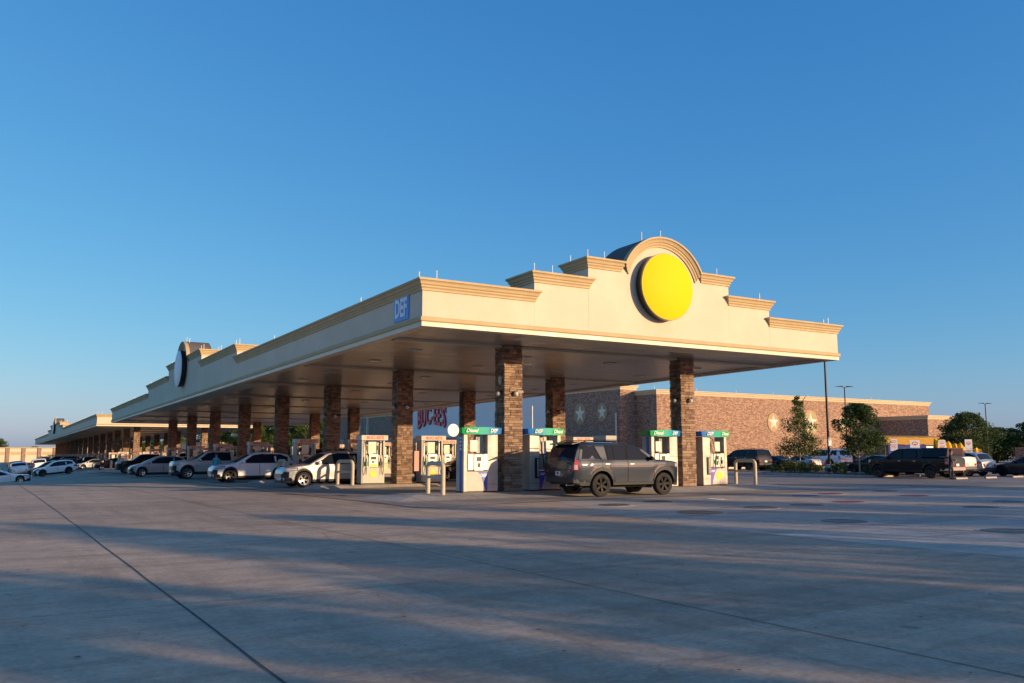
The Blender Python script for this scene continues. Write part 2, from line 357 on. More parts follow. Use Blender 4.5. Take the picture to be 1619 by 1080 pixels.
# slab over the fuel tanks (skewed front edge as poured)
GZ = -0.14
mb = MB(); mb.poly([(14.2, -14, GZ + .004), (38.2, -14, GZ + .004), (38.2, 24.6, GZ + .004), (16.7, 24.6, GZ + .004), (13.8, 15.1, GZ + .004), (14.5, 7.6, GZ + .004)])
tag(mb.build('tank_slab', M['slab']), kind='structure')
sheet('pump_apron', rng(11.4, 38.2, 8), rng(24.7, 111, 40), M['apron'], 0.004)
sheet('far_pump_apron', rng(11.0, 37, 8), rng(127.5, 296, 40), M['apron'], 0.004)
def strip(name, p, q, w, m, dz, n=24, jitter=0.0):
    p = Vector(p); q = Vector(q); d = (q - p).normalized(); nrm = Vector((-d.y, d.x)); rows = []
    for i in range(n + 1):
        c = p.lerp(q, i / n); c = c + nrm * random.uniform(-jitter, jitter)
        rows.append([(*(c + nrm * (w / 2)), 0), (*(c - nrm * (w / 2)), 0)])
    mb = MB(); mb.grid([[(a[0], a[1], g(a[0], a[1]) + dz) for a in r] for r in rows])
    return tag(mb.build(name, m), kind='structure')
strip('expansion_joint', (2.10, -4), (1.77, 60), 0.022, M['joint'], 0.006, 50, 0.008)
strip('expansion_joint', (7.2, -4), (6.2, 29.5), 0.016, M['joint'], 0.006, 30, 0.006)
strip('expansion_joint', (6.2, 29.5), (5.8, 60), 0.02, M['joint_soft'], 0.006, 30, 0.006)
strip('expansion_joint', (-3.0, 10), (-2.8, 60), 0.02, M['joint_soft'], 0.006, 30)
for y in (10.4, 16.8, 36.5): strip('saw_cut', (-30, y), (13.4, y + 0.2), 0.014, M['joint_soft'], 0.006, 30)
for y in (4.4, 10.7, 17.4): strip('saw_cut', (14.8, y), (38, y), 0.014, M['joint_soft'], 0.009, 20)
for x in (23.5, 31.0): strip('saw_cut', (x, -10), (x, 24.5), 0.014, M['joint_soft'], 0.009, 20)
strip('red_kerb_line', (11.4, 24.1), (10.5, 43), 0.12, M['redline'], 0.010, 30)
strip('red_kerb_line', (10.5, 43), (10.3, 108), 0.12, M['redline'], 0.010, 60)
strip('red_kerb_line', (11.4, 24.1), (19.5, 25.0), 0.10, M['redline'], 0.010, 40)
strip('drain_line', (19.5, 25.0), (38, 25.1), 0.06, M['joint'], 0.010, 40)
for x in (64.2, 68.0, 71.9, 75.8, 60.4): strip('parking_line', (x, 55), (x, 61), 0.12, M['white_paint'], 0.010, 3)
for x in (50.0, 53.1, 56.0, 59.0): strip('parking_line', (x, 31.5), (x, 35.5), 0.12, M['white_paint'], 0.010, 3)
for y in (47.8, 51.0, 53.6): strip('parking_line', (42, y), (58, y), 0.16, M['white_paint'], 0.010, 6)
# raised pump islands with a sloping skirt
def island(Y, x0, x1, fr, le, z=None):
    zt_ = (gi(Y) if z is None else z); mb = MB(); a = [(x0, Y - .30), (x1, Y - .30), (x1, Y + 1.0), (x0, Y + 1.0)]; b = [(x0 - le, Y - .30 - fr), (x1 + .5, Y - .30 - fr), (x1 + .5, Y + 1.4), (x0 - le, Y + 1.4)]
    mb.add([(p[0], p[1], zt_ - .002) for p in a] + [(p[0], p[1], g(*p) + .006) for p in b], [(0, 1, 2, 3)] + [(i, 4 + i, 4 + (i + 1) % 4, (i + 1) % 4) for i in range(4)])
    return tag(mb.build('pump_island', M['island']), kind='structure')
M['island'] = concrete('island_concrete', (0.45, 0.41, 0.36), (0.5, 0.46, 0.40), (0.36, 0.33, 0.29))
for r in range(8): island(29.26 + 10.36 * r, 13.6, 32.0, 1.9 if r == 0 else .30, 1.6 if r == 0 else .35)
for r in range(16): island(133.4 + 10.36 * r, 14.6, 32.8, .3, .35)
covers = [(17.24, 18.1, 0.60, 'cover'), (17.27, 22.0, 0.46, 'cover'), (19.6, 22.6, 0.46, 'cover'), (20.3, 18.7, 0.46, 'cover'), (22.5, 18.8, 0.48, 'cover'), (25.1, 19.2, 0.46, 'cover_red'),
          (18.15, 14.05, 0.50, 'cover'), (27.0, 22.6, 0.46, 'cover_blue'), (29.1, 23.1, 0.44, 'cover_red'), (19.0, 10.46, 0.54, 'cover'), (30.7, 20.5, 0.46, 'cover_red'), (33.0, 23.4, 0.46, 'cover'), (22.5, 22.8, 0.27, 'white_paint'),
          (26.2, 15.3, .46, 'cover'), (29.8, 16.4, .46, 'cover')]
clab = ['largest rusty tank cover with a pale rim, nearest on the slab', 'dark tank cover below the rear wheel of the dark grey SUV', 'dark tank cover below the front wheel of the dark grey SUV', 'brown tank cover right of the largest rusty one',
        'grey tank cover between the brown cover and the red one', 'red painted tank cover in the middle of the slab', 'flat dark cover standing alone at the front of the slab', 'blue painted cover on the far side of the tank slab', 'small red cover beside the blue one', 'dark cover at the right edge of the photo on the tank slab',
        'red painted cover far right beyond the middle red one', 'dark cover furthest back on the tank slab', 'small bright round lid by the front wheel of the dark grey SUV', 'grey tank cover right of the middle red cover', 'grey tank cover furthest right in its row']
for (x, y, r, k), lb in zip(covers, clab):
    mb = MB(); mb.lathe([(r + 0.05, 0.0), (r + 0.05, 0.012), (r + 0.02, 0.02), (r - 0.03, 0.02), (r - 0.04, 0.012), (0, 0.014)], 32, mi=0)
    o = mb.build('tank_cover', M[k]); o.location = (x, y, GZ + 0.004); tag(o, lb, 'manhole cover', 'covers on the tank slab')
    rim = MB(); rim.lathe([(r + 0.16, 0.0), (r + 0.16, 0.006), (r + 0.052, 0.008), (r + 0.052, 0.0)], 32, cap=False); rim.build('cover_rim', M['slab' if k != 'cover' else 'kerb'], o)

# ------------------------------------------------------------------ fuel canopies
def stone_column_mesh(h, w=0.80, d=0.70, seed=1):
    rnd = random.Random(seed); mb = MB(); z = 0.02
    while z < h - 0.03:
        ch = min(rnd.choice((0.085, 0.10, 0.12, 0.14)), h - 0.02 - z)
        for side in range(4):
            L = w if side % 2 == 0 else d; u = 0.0
            while u < L - 1e-3:
                bl = rnd.uniform(0.13, 0.32)
                if L - (u + bl) < 0.12: bl = L - u
                p = rnd.uniform(0.0, 0.04); th = 0.055; u0, u1 = u + 0.004, u + bl - 0.004
                if u == 0: u0 = -p * 0.5
                if u + bl >= L - 1e-3: u1 = L + p * 0.5
                z0, z1 = z + 0.007, z + ch - 0.007
                if side == 0: mb.box(u0, u1, -p, th, z0, z1)
                elif side == 2: mb.box(u0, u1, d - th, d + p, z0, z1)
                elif side == 1: mb.box(w - th, w + p, u0 + 0.002, u1 - 0.002, z0, z1)
                else: mb.box(-p, th, u0 + 0.002, u1 - 0.002, z0, z1)
                u += bl
        z += ch
    return mb
PROF = [(-0.03, -0.40), (0.045, -0.40), (0.045, -0.33), (0.085, -0.28), (0.085, -0.23), (0.125, -0.20), (0.15, -0.12), (0.185, -0.08), (0.215, -0.07), (0.215, 0.0)]
BAND = [(-0.02, -0.09), (0.05, -0.09), (0.08, -0.06), (0.08, 0.05), (0.05, 0.08), (-0.02, 0.08)]
def cornice_mb(path, z, prof, closed=False, topin=None):
    """sweep profile (out, up) along a horizontal path with mitred corners; outward is to the RIGHT of the path direction"""
    n = len(path); pts = [Vector(p) for p in path]; mb = MB(); loops = []
    for (d, dz) in prof:
        lp = []
        for i in range(n):
            a = pts[i] - pts[i - 1] if (closed or i > 0) else None
            b = pts[(i + 1) % n] - pts[i] if (closed or i < n - 1) else None
            def nr(v): v = v.normalized(); return Vector((v.y, -v.x))
            if a is None: q = pts[i] + nr(b) * d
            elif b is None: q = pts[i] + nr(a) * d
            else:
                na, nb = nr(a), nr(b); m_ = (na + nb); q = pts[i] + m_ * (d / (m_.dot(na)))
            lp.append((q.x, q.y, z + dz))
        loops.append(lp)
    k = len(prof)
    vs = [p for lp in loops for p in lp]; fs = []
    rngi = range(n) if closed else range(n - 1)
    for j in range(k - 1):
        for i in rngi: i2 = (i + 1) % n; fs.append((j * n + i, j * n + i2, (j + 1) * n + i2, (j + 1) * n + i))
    if closed: fs.append(tuple((k - 1) * n + i for i in range(n)))
    else:
        # close back and top
        for i in range(n - 1): fs.append(((k - 1) * n + i, (k - 1) * n + i + 1, i + 1, i))
        fs.append(tuple(j * n for j in range(k))); fs.append(tuple(j * n + n - 1 for j in range(k))[::-1])
    mb.add(vs, fs); return mb
LOW, MID, HIGH = 7.37, 8.10, 8.92
def fascia(root, x0, x1, y0, y1, steps_x, steps_y, zb, warp):
    """stepped parapet round a canopy. steps: (half widths of the middle and the high tier) per direction"""
    cx, cy = (x0 + x1) / 2, (y0 + y1) / 2; dep = 1.5; dz = zb - 5.75
    low, mid, high = LOW + dz, MID + dz, HIGH + dz
    AR, ac = 2.25, 7.90 + dz
    sides = [('x', y0, -1, cx, steps_x, x0, x1), ('x', y1, 1, cx, steps_x, x0, x1), ('y', x0, -1, cy, steps_y, y0, y1), ('y', x1, 1, cy, steps_y, y0, y1)]
    for ax, pos, sg, c, (hm, hh), a0, a1 in sides:
        def P(u, d, z): return (u, pos + sg * d, z) if ax == 'x' else (pos + sg * d, u, z)
        def pbox(u0, u1, d0, d1, z0, z1, name, m):
            mb = MB(); A = P(u0, d0, z0); B = P(u1, d1, z1)
            mb.box(min(A[0], B[0]), max(A[0], B[0]), min(A[1], B[1]), max(A[1], B[1]), z0, z1); return mb.build(name, m, root, warp=warp)
        def rect_path(u0, u1, d0, d1):
            q = [P(u0, d0, 0)[:2], P(u1, d0, 0)[:2], P(u1, d1, 0)[:2], P(u0, d1, 0)[:2]]
            area = sum(q[i][0] * q[(i + 1) % 4][1] - q[(i + 1) % 4][0] * q[i][1] for i in range(4))
            return q if area > 0 else q[::-1]      # counter-clockwise: outward on the right
        gap = 0.006
        # low panels left and right
        e0, e1 = (a0 + 0.0, a1 - 0.0) if ax == 'x' else (a0 + 0.35, a1 - 0.35)
        pbox(e0, c - hm - gap, -0.35, 0, zb + 0.02, low - 0.05, 'fascia_panel', M['cream'])
        pbox(c + hm + gap, e1, -0.35, 0, zb + 0.02, low - 0.05, 'fascia_panel', M['cream'])
        for s in (-1, 1):
            u0, u1 = sorted((c + s * hm, c + s * (hh + gap)))
            pbox(u0, u1, -dep, -0.002, zb + 0.02, mid - 0.05, 'fascia_panel', M['cream'])
            lo, hi = (c - hm, c - hh - 0.0) if s < 0 else (c + hh, c + hm)
            cornice_mb(rect_path(lo, hi, -dep, 0), mid, PROF, True).build('cornice', M['tan'], root, warp=warp)
            # high tier shoulders beside the arch
            ue = math.sqrt(AR ** 2 - (high - ac) ** 2)
            lo, hi = (c - hh, c - ue - 0.14) if s < 0 else (c + ue + 0.14, c + hh)
            pth = rect_path(lo, hi, -dep, 0)
            cornice_mb(pth, high, PROF, True).build('cornice', M['tan'], root, warp=warp)
        # high panel with arch head
        pl = [(c - hh, zb + 0.02), (c + hh, zb + 0.02), (c + hh, high - 0.05)]; a_s = math.asin((high - 0.05 - ac) / (AR - 0.05)); n = 28
        for i in range(n + 1):
            a = a_s + (math.pi - 2 * a_s) * i / n; pl.append((c + (AR - 0.05) * math.cos(a), ac + (AR - 0.05) * math.sin(a)))
        pl.append((c - hh, high - 0.05))
        mb = MB(); k = len(pl); mb.add([P(u, 0, z) for u, z in pl] + [P(u, -dep, z) for u, z in pl], [tuple(range(k)), tuple(range(k, 2 * k))[::-1]] + [(i, (i + 1) % k, k + (i + 1) % k, k + i) for i in range(k)])
        mb.build('fascia_panel', M['cream'], root, warp=warp)
        mb = MB(); rows = []; a_s2 = math.asin((high - 0.36 - ac) / (AR - 0.30)); a_s1 = math.asin((high - ac) / AR)
        for i in range(n + 1):
            row = []
            for (d, dr) in PROF + [(-dep - 0.02, 0.0), (-dep - 0.02, -0.08), (-0.03, -0.08)]:
                r = AR + dr; b = math.asin((high + dr - ac) / r) - 0.03; a = b + (math.pi - 2 * b) * i / n
                row.append(P(c + r * math.cos(a), d + 0.004, ac + r * math.sin(a)))
            rows.append(row + [row[0]])
        mb.grid(rows); mb.build('arch_cornice', M['tan'], root, warp=warp, smooth=35)
        mb = MB(); ro = [(c + (AR + 0.012) * math.cos(a), ac + (AR + 0.012) * math.sin(a)) for a in [0.5 + (math.pi - 1.0) * i / n for i in range(n + 1)]]
        mb.grid([[P(u, -dep - 0.1, z), P(u, -0.05, z)] for u, z in ro]); mb.build('arch_roof', M['roof'], root, warp=warp, smooth=40)
        # white lightning rods
        for u, z in ((c - hm + 0.1, mid), (c - hm + 0.9, mid), (c - hh + 0.1, high), (c - hh + 0.9, high), (c - 0.9, ac + AR * 0.92), (c + 0.1, ac + AR), (c + hh - 0.5, high), (c + hm - 0.4, mid), (a1 - 0.4, low), (a0 + 0.6, low)):
            for dd in (-0.15, ) if z != high else (-0.15, -1.3):
                q = P(u, dd, 0); MB().tube([(q[0], q[1], z - 0.02), (q[0], q[1], z + 0.36)], 0.017, 6).build('lightning_rod', M['rod'], root, warp=warp)
        L = a1 - a0; nr = int(L // 12)
        for i in range(nr):
            u = a0 + 6 + i * 12
            if abs(u - c) > hm + 0.5: q = P(u, -0.15, 0); MB().tube([(q[0], q[1], low - 0.02), (q[0], q[1], low + 0.36)], 0.018, 5).build('lightning_rod', M['rod'], root, warp=warp)
    # low cornice at the four corners, wrapping round
    def corner(pts):
        cornice_mb(pts, low, PROF).build('cornice', M['tan'], root, warp=warp)
    hx, hy = steps_x[0], steps_y[0]; i_ = 0.45
    corner([(x0 + i_, cy - hy), (x0, cy - hy), (x0, y0), (cx - hx, y0), (cx - hx, y0 + i_)])
    corner([(cx + hx, y0 + i_), (cx + hx, y0), (x1, y0), (x1, cy - hy), (x1 - i_, cy - hy)])
    corner([(x1 - i_, cy + hy), (x1, cy + hy), (x1, y1), (cx + hx, y1), (cx + hx, y1 - i_)])
    corner([(cx - hx, y1 - i_), (cx - hx, y1), (x0, y1), (x0, cy + hy), (x0 + i_, cy + hy)])
    rect = [(x0, y0), (x1, y0), (x1, y1), (x0, y1)]
    cornice_mb(rect, zb + 0.245, BAND[:-1], True).build('lower_band', M['tan'], root, warp=warp)
    cornice_mb([(x0, y0), (x1, y0), (x1, y1), (x0, y1)], zb, [(-0.36, -0.002), (0.03, -0.002), (0.03, 0.155), (0.0, 0.155)], True).build('edge_strip', M['strip'], root, warp=warp)
    return cx, cy, ac
def round_sign(ctr, axis, sg, label, face='yellow'):
    """a drum sign standing proud of the arch panel; face looks along sg*axis"""
    t = thing('round_sign', label, 'sign', ctr, {('y', -1): 0, ('x', -1): -math.pi / 2}[(axis, sg)], 'round signs on the canopy arches')
    MB().lathe([(1.28, -0.06), (1.34, -0.06), (1.36, -0.30), (1.36, -0.38), (1.31, -0.38), (1.31, -0.35), (0, -0.35)], 72, 'y').build('sign_drum', M['black'], t, smooth=35)
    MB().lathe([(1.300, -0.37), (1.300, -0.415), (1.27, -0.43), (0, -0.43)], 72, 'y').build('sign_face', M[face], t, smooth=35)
    MB().lathe([(1.335, -0.372), (1.335, -0.41), (1.302, -0.42), (1.302, -0.372)], 72, 'y', cap=False).build('sign_rim', M['ylabel' if face == 'yellow' else 'white'], t, smooth=35)
    MB().lathe([(0.5, 0.0), (0.5, -0.1)], 16, 'y').build('sign_mount', M['black'], t)
    return t
colmesh = None
def canopy(name, label, x0, x1, y0, y1, slope, zb, cols, rows, first, steps_x, steps_y, stones):
    root = thing(name, label, 'canopy', (0, 0, 0))
    def warp(p): return (p[0], p[1], p[2] + slope * (p[1] - y0))
    cx, cy, ac = fascia(root, x0, x1, y0, y1, steps_x, steps_y, zb, warp)
    # roof deck
    MB().box(x0 + 0.4, x1 - 0.4, y0 + 0.4, y1 - 0.4, zb + 0.5, zb + 0.72).build('roof_deck', M['roof'], root, warp=warp)
    # soffit: interlocking metal planks running along x with open grooves
    zs = zb + 0.10; mb = MB(); y = y0 + 0.37; pw = 0.30
    while y < y1 - 0.37 - pw:
        a, b, c_, d_ = y, y + pw - 0.045, y + pw - 0.037, y + pw - 0.008
        X0, X1 = x0 + 0.37, x1 - 0.37
        mb.add([(X0, a, zs), (X1, a, zs), (X1, b, zs), (X0, b, zs), (X1, c_, zs + 0.02), (X0, c_, zs + 0.02), (X1, d_, zs + 0.02), (X0, d_, zs + 0.02), (X1, y + pw, zs), (X0, y + pw, zs)],
               [(0, 3, 2, 1), (3, 5, 4, 2), (5, 7, 6, 4), (7, 9, 8, 6)]); y += pw
    tag(mb.build('soffit_planks', M['soffit'], root, warp=warp, recalc=False), kind='stuff')
    for s in (-1, 1):
        MB().box(cx + s * (x1 - x0 - 0.9) / 2 - 0.09, cx + s * (x1 - x0 - 0.9) / 2 + 0.09, y0 + 0.6, y1 - 0.6, zs - 0.05, zs - 0.006).build('gutter', M['beam'], root, warp=warp)
    for r in range(rows):
        Y = first + 10.36 * r
        zz = zb + slope * (Y - y0)
        MB().box(x0 + 0.6, cols[0] - 0.42, Y + 0.15, Y + 0.55, zs - 0.10, zs - 0.006).build('soffit_beam', M['beam'], root, warp=warp)
        MB().box(cols[0] + 0.42, cols[1] - 0.42, Y + 0.15, Y + 0.55, zs - 0.10, zs - 0.006).build('soffit_beam', M['beam'], root, warp=warp)
        MB().box(cols[1] + 0.42, x1 - 0.6, Y + 0.15, Y + 0.55, zs - 0.10, zs - 0.006).build('soffit_beam', M['beam'], root, warp=warp)
        for lx in (x0 + 2.8, cx - 2.4, cx + 2.4, x1 - 2.8):
            for ly in (Y + 3.2, Y + 7.6):
                if ly < y1 - 1:
                    mb = MB().box(lx - 0.24, lx + 0.24, ly - 0.24, ly + 0.24, zs - 0.045, zs - 0.004)
                    lo = mb.build('soffit_light', M['pump_white'], root, warp=warp)
                    MB().box(lx - 0.19, lx + 0.19, ly - 0.19, ly + 0.19, zs - 0.052, zs - 0.046).build('lens', M['lens'], lo, warp=warp)
        for ci, cxx in enumerate(cols):
            gz = gi(Y) - 0.01; h = zz + 0.11 - gz
            k = (ci + r * 2) % 3
            core = obj('column', stones[k][0], root); core.location = (cxx - 0.40, Y, gz); core.scale = (1, 1, h / 6.0)
            o = obj('stone_cladding', stones[k][1], core); tag(o, kind='stuff')
            if ci == 0 and r < 3 or ci == 1 and r < 2:
                # camera and speaker on brackets
                for (bx, by, side) in ((0.45, -0.12, 'f'), (-0.12, 0.3, 's')):
                    cm = MB(); cm.box(bx - 0.03, bx + 0.03, by - 0.02, by + 0.12 if side == 'f' else by + 0.03, 4.02, 4.07); cm.lathe([(0.0, 0.03), (0.07, 0.02), (0.10, -0.04), (0.09, -0.11), (0.05, -0.15), (0, -0.16)], 12, 'z', (bx, by - 0.02, 4.03), 1)
                    cm.box(bx + 0.02, bx + 0.30, by - 0.10, by, 4.0, 4.10, 0)
                    cm.build('security_camera', [M['black'], M['pump_white']], core)
                if r == 0 and ci == 0:
                    sp = MB(); sp.lathe([(0, -0.05), (0.09, -0.04), (0.12, 0.0)], 16, 'x', (0, 0, 0)); sp.v = [(p[0] - 0.03, p[1] + 0.3, p[2] * 1.7 + 4.55) for p in sp.v]; sp.build('oval_speaker', M['pump_white'], core)
    return root
stones = []
for sd in (11, 12, 13):
    cl = stone_column_mesh(6.0, seed=sd).mesh('stone_cladding', M['stone'])
    co = MB().box(0.03, 0.77, 0.03, 0.67, 0, 6.0).mesh('column', M['mortar']); stones.append((co, cl))
ROW = [29.26 + 10.36 * r for r in range(8)]
canopy('fuel_canopy', 'near cream fuel station canopy on stone columns with stepped parapet and arched head', 12.3, 33.6, 25.9, 107.8, -0.013, 5.75, (17.95, 27.3), 8, 29.26, (6.15, 3.70), (15.9, 6.1), stones)
ROW2 = [133.4 + 10.36 * r for r in range(16)]
canopy('fuel_canopy', 'far fuel canopy seen small behind the end of the near one', 13.0, 34.4, 130.0, 292.5, -0.0101, 4.90, (18.65, 28.0), 16, 133.4, (6.15, 3.70), (22, 14), stones)
round_sign((22.88, 25.9, 8.08), 'y', -1, 'round yellow drum sign facing the camera on the front arch of the near canopy')
round_sign((12.3, 66.85, 8.14 - 0.013 * 41), 'x', -1, 'pale round sign seen edge-on on the long left side of the near canopy', 'white')  # sky's glancing reflection is painted in as a white face and rim
round_sign((13.0, 211.25, 8.14 - 0.85 - 0.0101 * 81), 'x', -1, 'tiny round sign seen edge-on on the far canopy', 'white')  # same sky sheen painted in by the white face
# blue DEF panel on the left fascia
t = thing('fluid_sign', 'square blue sign reading DEF at the corner of the canopy', 'sign', (12.3, 27.55, 6.585), -math.pi / 2)
MB().box(-0.62, 0.62, -0.04, -0.003, -0.455, 0.455).build('sign_panel', M['sky_sign'], t)
x = text_mb('DEF', 0.92, 0.006, 0.028); zs_ = [p[2] for p in x.v]; xs_ = [p[0] for p in x.v]; zc = (max(zs_) + min(zs_)) / 2; xc = (max(xs_) + min(xs_)) / 2; kx = 1.0 / (max(xs_) - min(xs_)); kz = 0.72 / (max(zs_) - min(zs_))
x.v = [((p[0] - xc) * kx, p[1] - 0.05, (p[2] - zc) * kz * .93) for p in x.v]; x.build('lettering', M['white'], t)

# ------------------------------------------------------------------ store building
SG = g(57.9, 100)
store = thing('store_building', 'large brown brick store with cream cornice and pale entrance front behind the canopy', 'store', (0, 0, 0))
def wall(x0, x1, y0, y1, z0, z1, m='brick', name='wall'): return MB().box(x0, x1, y0, y1, z0, z1).build(name, M[m], store)
STOREPROF = [(-0.03, -0.46), (0.05, -0.46), (0.08, -0.33), (0.18, -0.22), (0.20, -0.12), (0.30, -0.06), (0.30, 0.0)]
def scornice(path, z, closed=True): return cornice_mb(path, z, STOREPROF, closed).build('cornice', M['tan2'], store)
M['tan2'] = wear(mat('store_cornice', (0.66, 0.55, 0.36), 0.7), 0.06, 0.8)
def block(x0, x1, y0, y1, z1, m='brick', z0=-1.5):
    o = wall(x0, x1, y0, y1, z0, z1 - 0.06, m); scornice([(x0, y0), (x1, y0), (x1, y1), (x0, y1)], z1); return o
block(60.0, 107.6, 69.0, 110, 7.95)                       # right brick wing
block(57.9, 59.99, 72.4, 86.0, 8.55)                       # brick part of the long front
block(57.3, 59.98, 86.01, 125.0, 9.3, 'store_white')       # pale entrance front
block(57.9, 59.97, 125.01, 160.0, 7.75)                    # left brick part
wall(59.0, 100, 110.02, 158, -1.5, 7.0)
block(96.6, 104.3, 62.2, 68.98, 5.78)                        # low right annex
MB().box(96.5, 96.59, 64.4, 67.6, -0.4, 3.4).build('garage_door', M['bollard'], store)
MB().box(59.9, 107.7, 68.9, 68.99, -1.0, 0.9).build('base_course', M['tan2'], store)
wall(113, 119, 58, 61, -0.5, 2.0)
# entrance awning, glazing and posters
MB().box(55.3, 57.29, 86.5, 160, 2.55, 3.3).build('awning', M['awning'], store)
MB().box(55.15, 57.28, 86.4, 160.1, 3.32, 3.5).build('awning_trim', M['pump_white'], store)
MB().box(56.2, 57.88, 72.8, 83.5, 2.6, 3.15).build('awning', M['awning'], store)
MB().box(57.80, 57.87, 73.0, 83.4, -0.6, 2.5).build('glazing', M['glassdark'], store)
gl = MB().box(57.20, 57.27, 87, 159, -1.0, 2.5).build('glazing', M['glassdark'], store)
for i in range(24):
    y = 88 + i * 3.0; MB().box(57.12, 57.19, y, y + 0.12, -1.0, 2.5).build('mullion', M['awning'], store)
rr = random.Random(4)
for i in range(20):
    y = 89 + i * 1.85; MB().box(57.14, 57.18, y, y + rr.uniform(0.4, 1.0), 0.9, 0.9 + rr.uniform(0.6, 1.2)).build('window_poster', M['poster'] if rr.random() < .6 else M['sheet'], store)
for y in (125.4, 131, 143): MB().box(57.55, 57.89, y, y + 0.45, -1, 7.3).build('downpipe', M['pump_white'], store)
MB().tube([(57.75, 73.0, -0.5), (57.75, 73.0, 5.6)], 0.12, 8).build('downpipe', M['pump_white'], store)
for (x_, y_, z_) in [(60 + i * 6, 69.3, 7.95) for i in range(8)] + [(58.2, 74 + i * 5, 8.55) for i in range(3)]: MB().tube([(x_, y_, z_), (x_, y_, z_ + 0.4)], 0.03, 5).build('lightning_rod', M['rod'], store)
def star(ctr, r, axis):
    k = MB(); n = 32; base = [(r * math.cos(2 * math.pi * i / n), 1.15 * r * math.sin(2 * math.pi * i / n)) for i in range(n)]
    def P(u, d, z): return (ctr[0] + u, ctr[1] - d, ctr[2] + z) if axis == 'y' else (ctr[0] - d, ctr[1] + u, ctr[2] + z)
    k.add([P(u, 0, z) for u, z in base] + [P(u, 0.06, z) for u, z in base], [tuple(range(n, 2 * n))] + [(i, (i + 1) % n, n + (i + 1) % n, n + i) for i in range(n)])
    o = k.build('star_medallion', M['medal'], store)
    s = MB(); pts = []
    for i in range(10):
        a = math.pi / 2 + i * math.pi / 5; q = (0.88 if i % 2 == 0 else 0.36) * r; pts.append((q * math.cos(a), 1.1 * q * math.sin(a)))
    vs = [P(u, 0.065, z) for u, z in pts] + [P(0, 0.20, 0)]; s.add(vs, [(i, (i + 1) % 10, 10) for i in range(10)]); s.build('star', M['star'], o)
for c_, r_, a_ in (((77.5, 69.0, 4.8), 0.94, 'y'), ((83.9, 69.0, 4.85), 1.3, 'y'), ((89.8, 69.0, 4.8), 0.94, 'y'), ((57.9, 79.7, 5.7), 1.1, 'x'), ((57.9, 75.6, 5.76), 0.9, 'x'), ((57.9, 83.6, 5.7), 0.9, 'x'), ((57.9, 152.5, 5.2), 1.0, 'x'), ((57.9, 147.8, 5.4), 1.25, 'x'), ((57.9, 143.6, 5.3), 1.0, 'x')): star(c_, r_, a_)
# arched shop letters
t = thing('shop_sign', 'big red arched shop name on the pale entrance front of the store', 'sign', (57.3, 116.7, 6.2), -math.pi / 2)
def arch_text(mb, kx, kz, dy):
    xs = [p[0] for p in mb.v]; h = max(xs); mb.v = [(p[0] * kx, p[1] + dy, p[2] * kz * (1.05 + 0.25 * abs(p[0] / h)) + 0.45 * (1 - (p[0] / h) ** 2)) for p in mb.v]; return mb
arch_text(text_mb("BUC-EE'S", 2.9, 0.05, 0.09, spacing=1.05), 0.80, 1.15, -0.06).build('letter_backing', M['maroon'], t)
arch_text(text_mb("BUC-EE'S", 2.9, 0.05, 0.03, spacing=1.05), 0.80, 1.15, -0.22).build('lettering', M['red_letter'], t)
# ------------------------------------------------------------------ distant buildings
far = thing('distant_building', 'low cream building with brick pilasters beyond the lot at the far left', 'building')
MB().box(-60, 60, 330, 350, -4, 2.35).build('wall', M['cream'], far)
for i in range(24): MB().box(-58 + i * 4.6, -56.9 + i * 4.6, 329.6, 329.99, -4, 2.7).build('pilaster', M['brick'], far)
for i in range(23): MB().box(-56.5 + i * 4.6, -53.7 + i * 4.6, 329.9, 329.995, 0.1, 1.1).build('wall_panel', M['tan'], far)
MB().box(-60.2, 60.2, 329.5, 350, 2.36, 2.6).build('cornice', M['tan'], far)
far2 = thing('distant_building', 'cream outbuilding glimpsed between the columns near the trees', 'building')
MB().box(38, 56.5, 205, 215, -3, 3.2).build('wall', M['cream'], far2); MB().box(37.8, 56.7, 204.8, 215.2, 3.21, 3.45).build('cornice', M['tan'], far2)
for i in range(4): MB().box(40 + i * 4, 42 + i * 4, 204.9, 204.99, -1.5, 1.2).build('window', M['glassdark'], far2)
# ------------------------------------------------------------------ copying helper
KIDS = {}
_obj0 = obj
def obj(name, me, parent=None):
    o = _obj0(name, me, parent)
    if parent is not None: KIDS.setdefault(parent.name, []).append(o)
    return o
def dup(root, loc, rz=None, label=None, group=None):
    c = root.copy(); COL.objects.link(c); c.location = loc
    if rz is not None: c.rotation_euler = (0, 0, rz)
    if label: c['label'] = label
    if group: c['group'] = group
    for ch in KIDS.get(root.name, []):
        d = ch.copy(); COL.objects.link(d); d.parent = c; KIDS.setdefault(c.name, []).append(d)
        for gch in KIDS.get(ch.name, []):
            e = gch.copy(); COL.objects.link(e); e.parent = d; KIDS.setdefault(d.name, []).append(e)
    return c

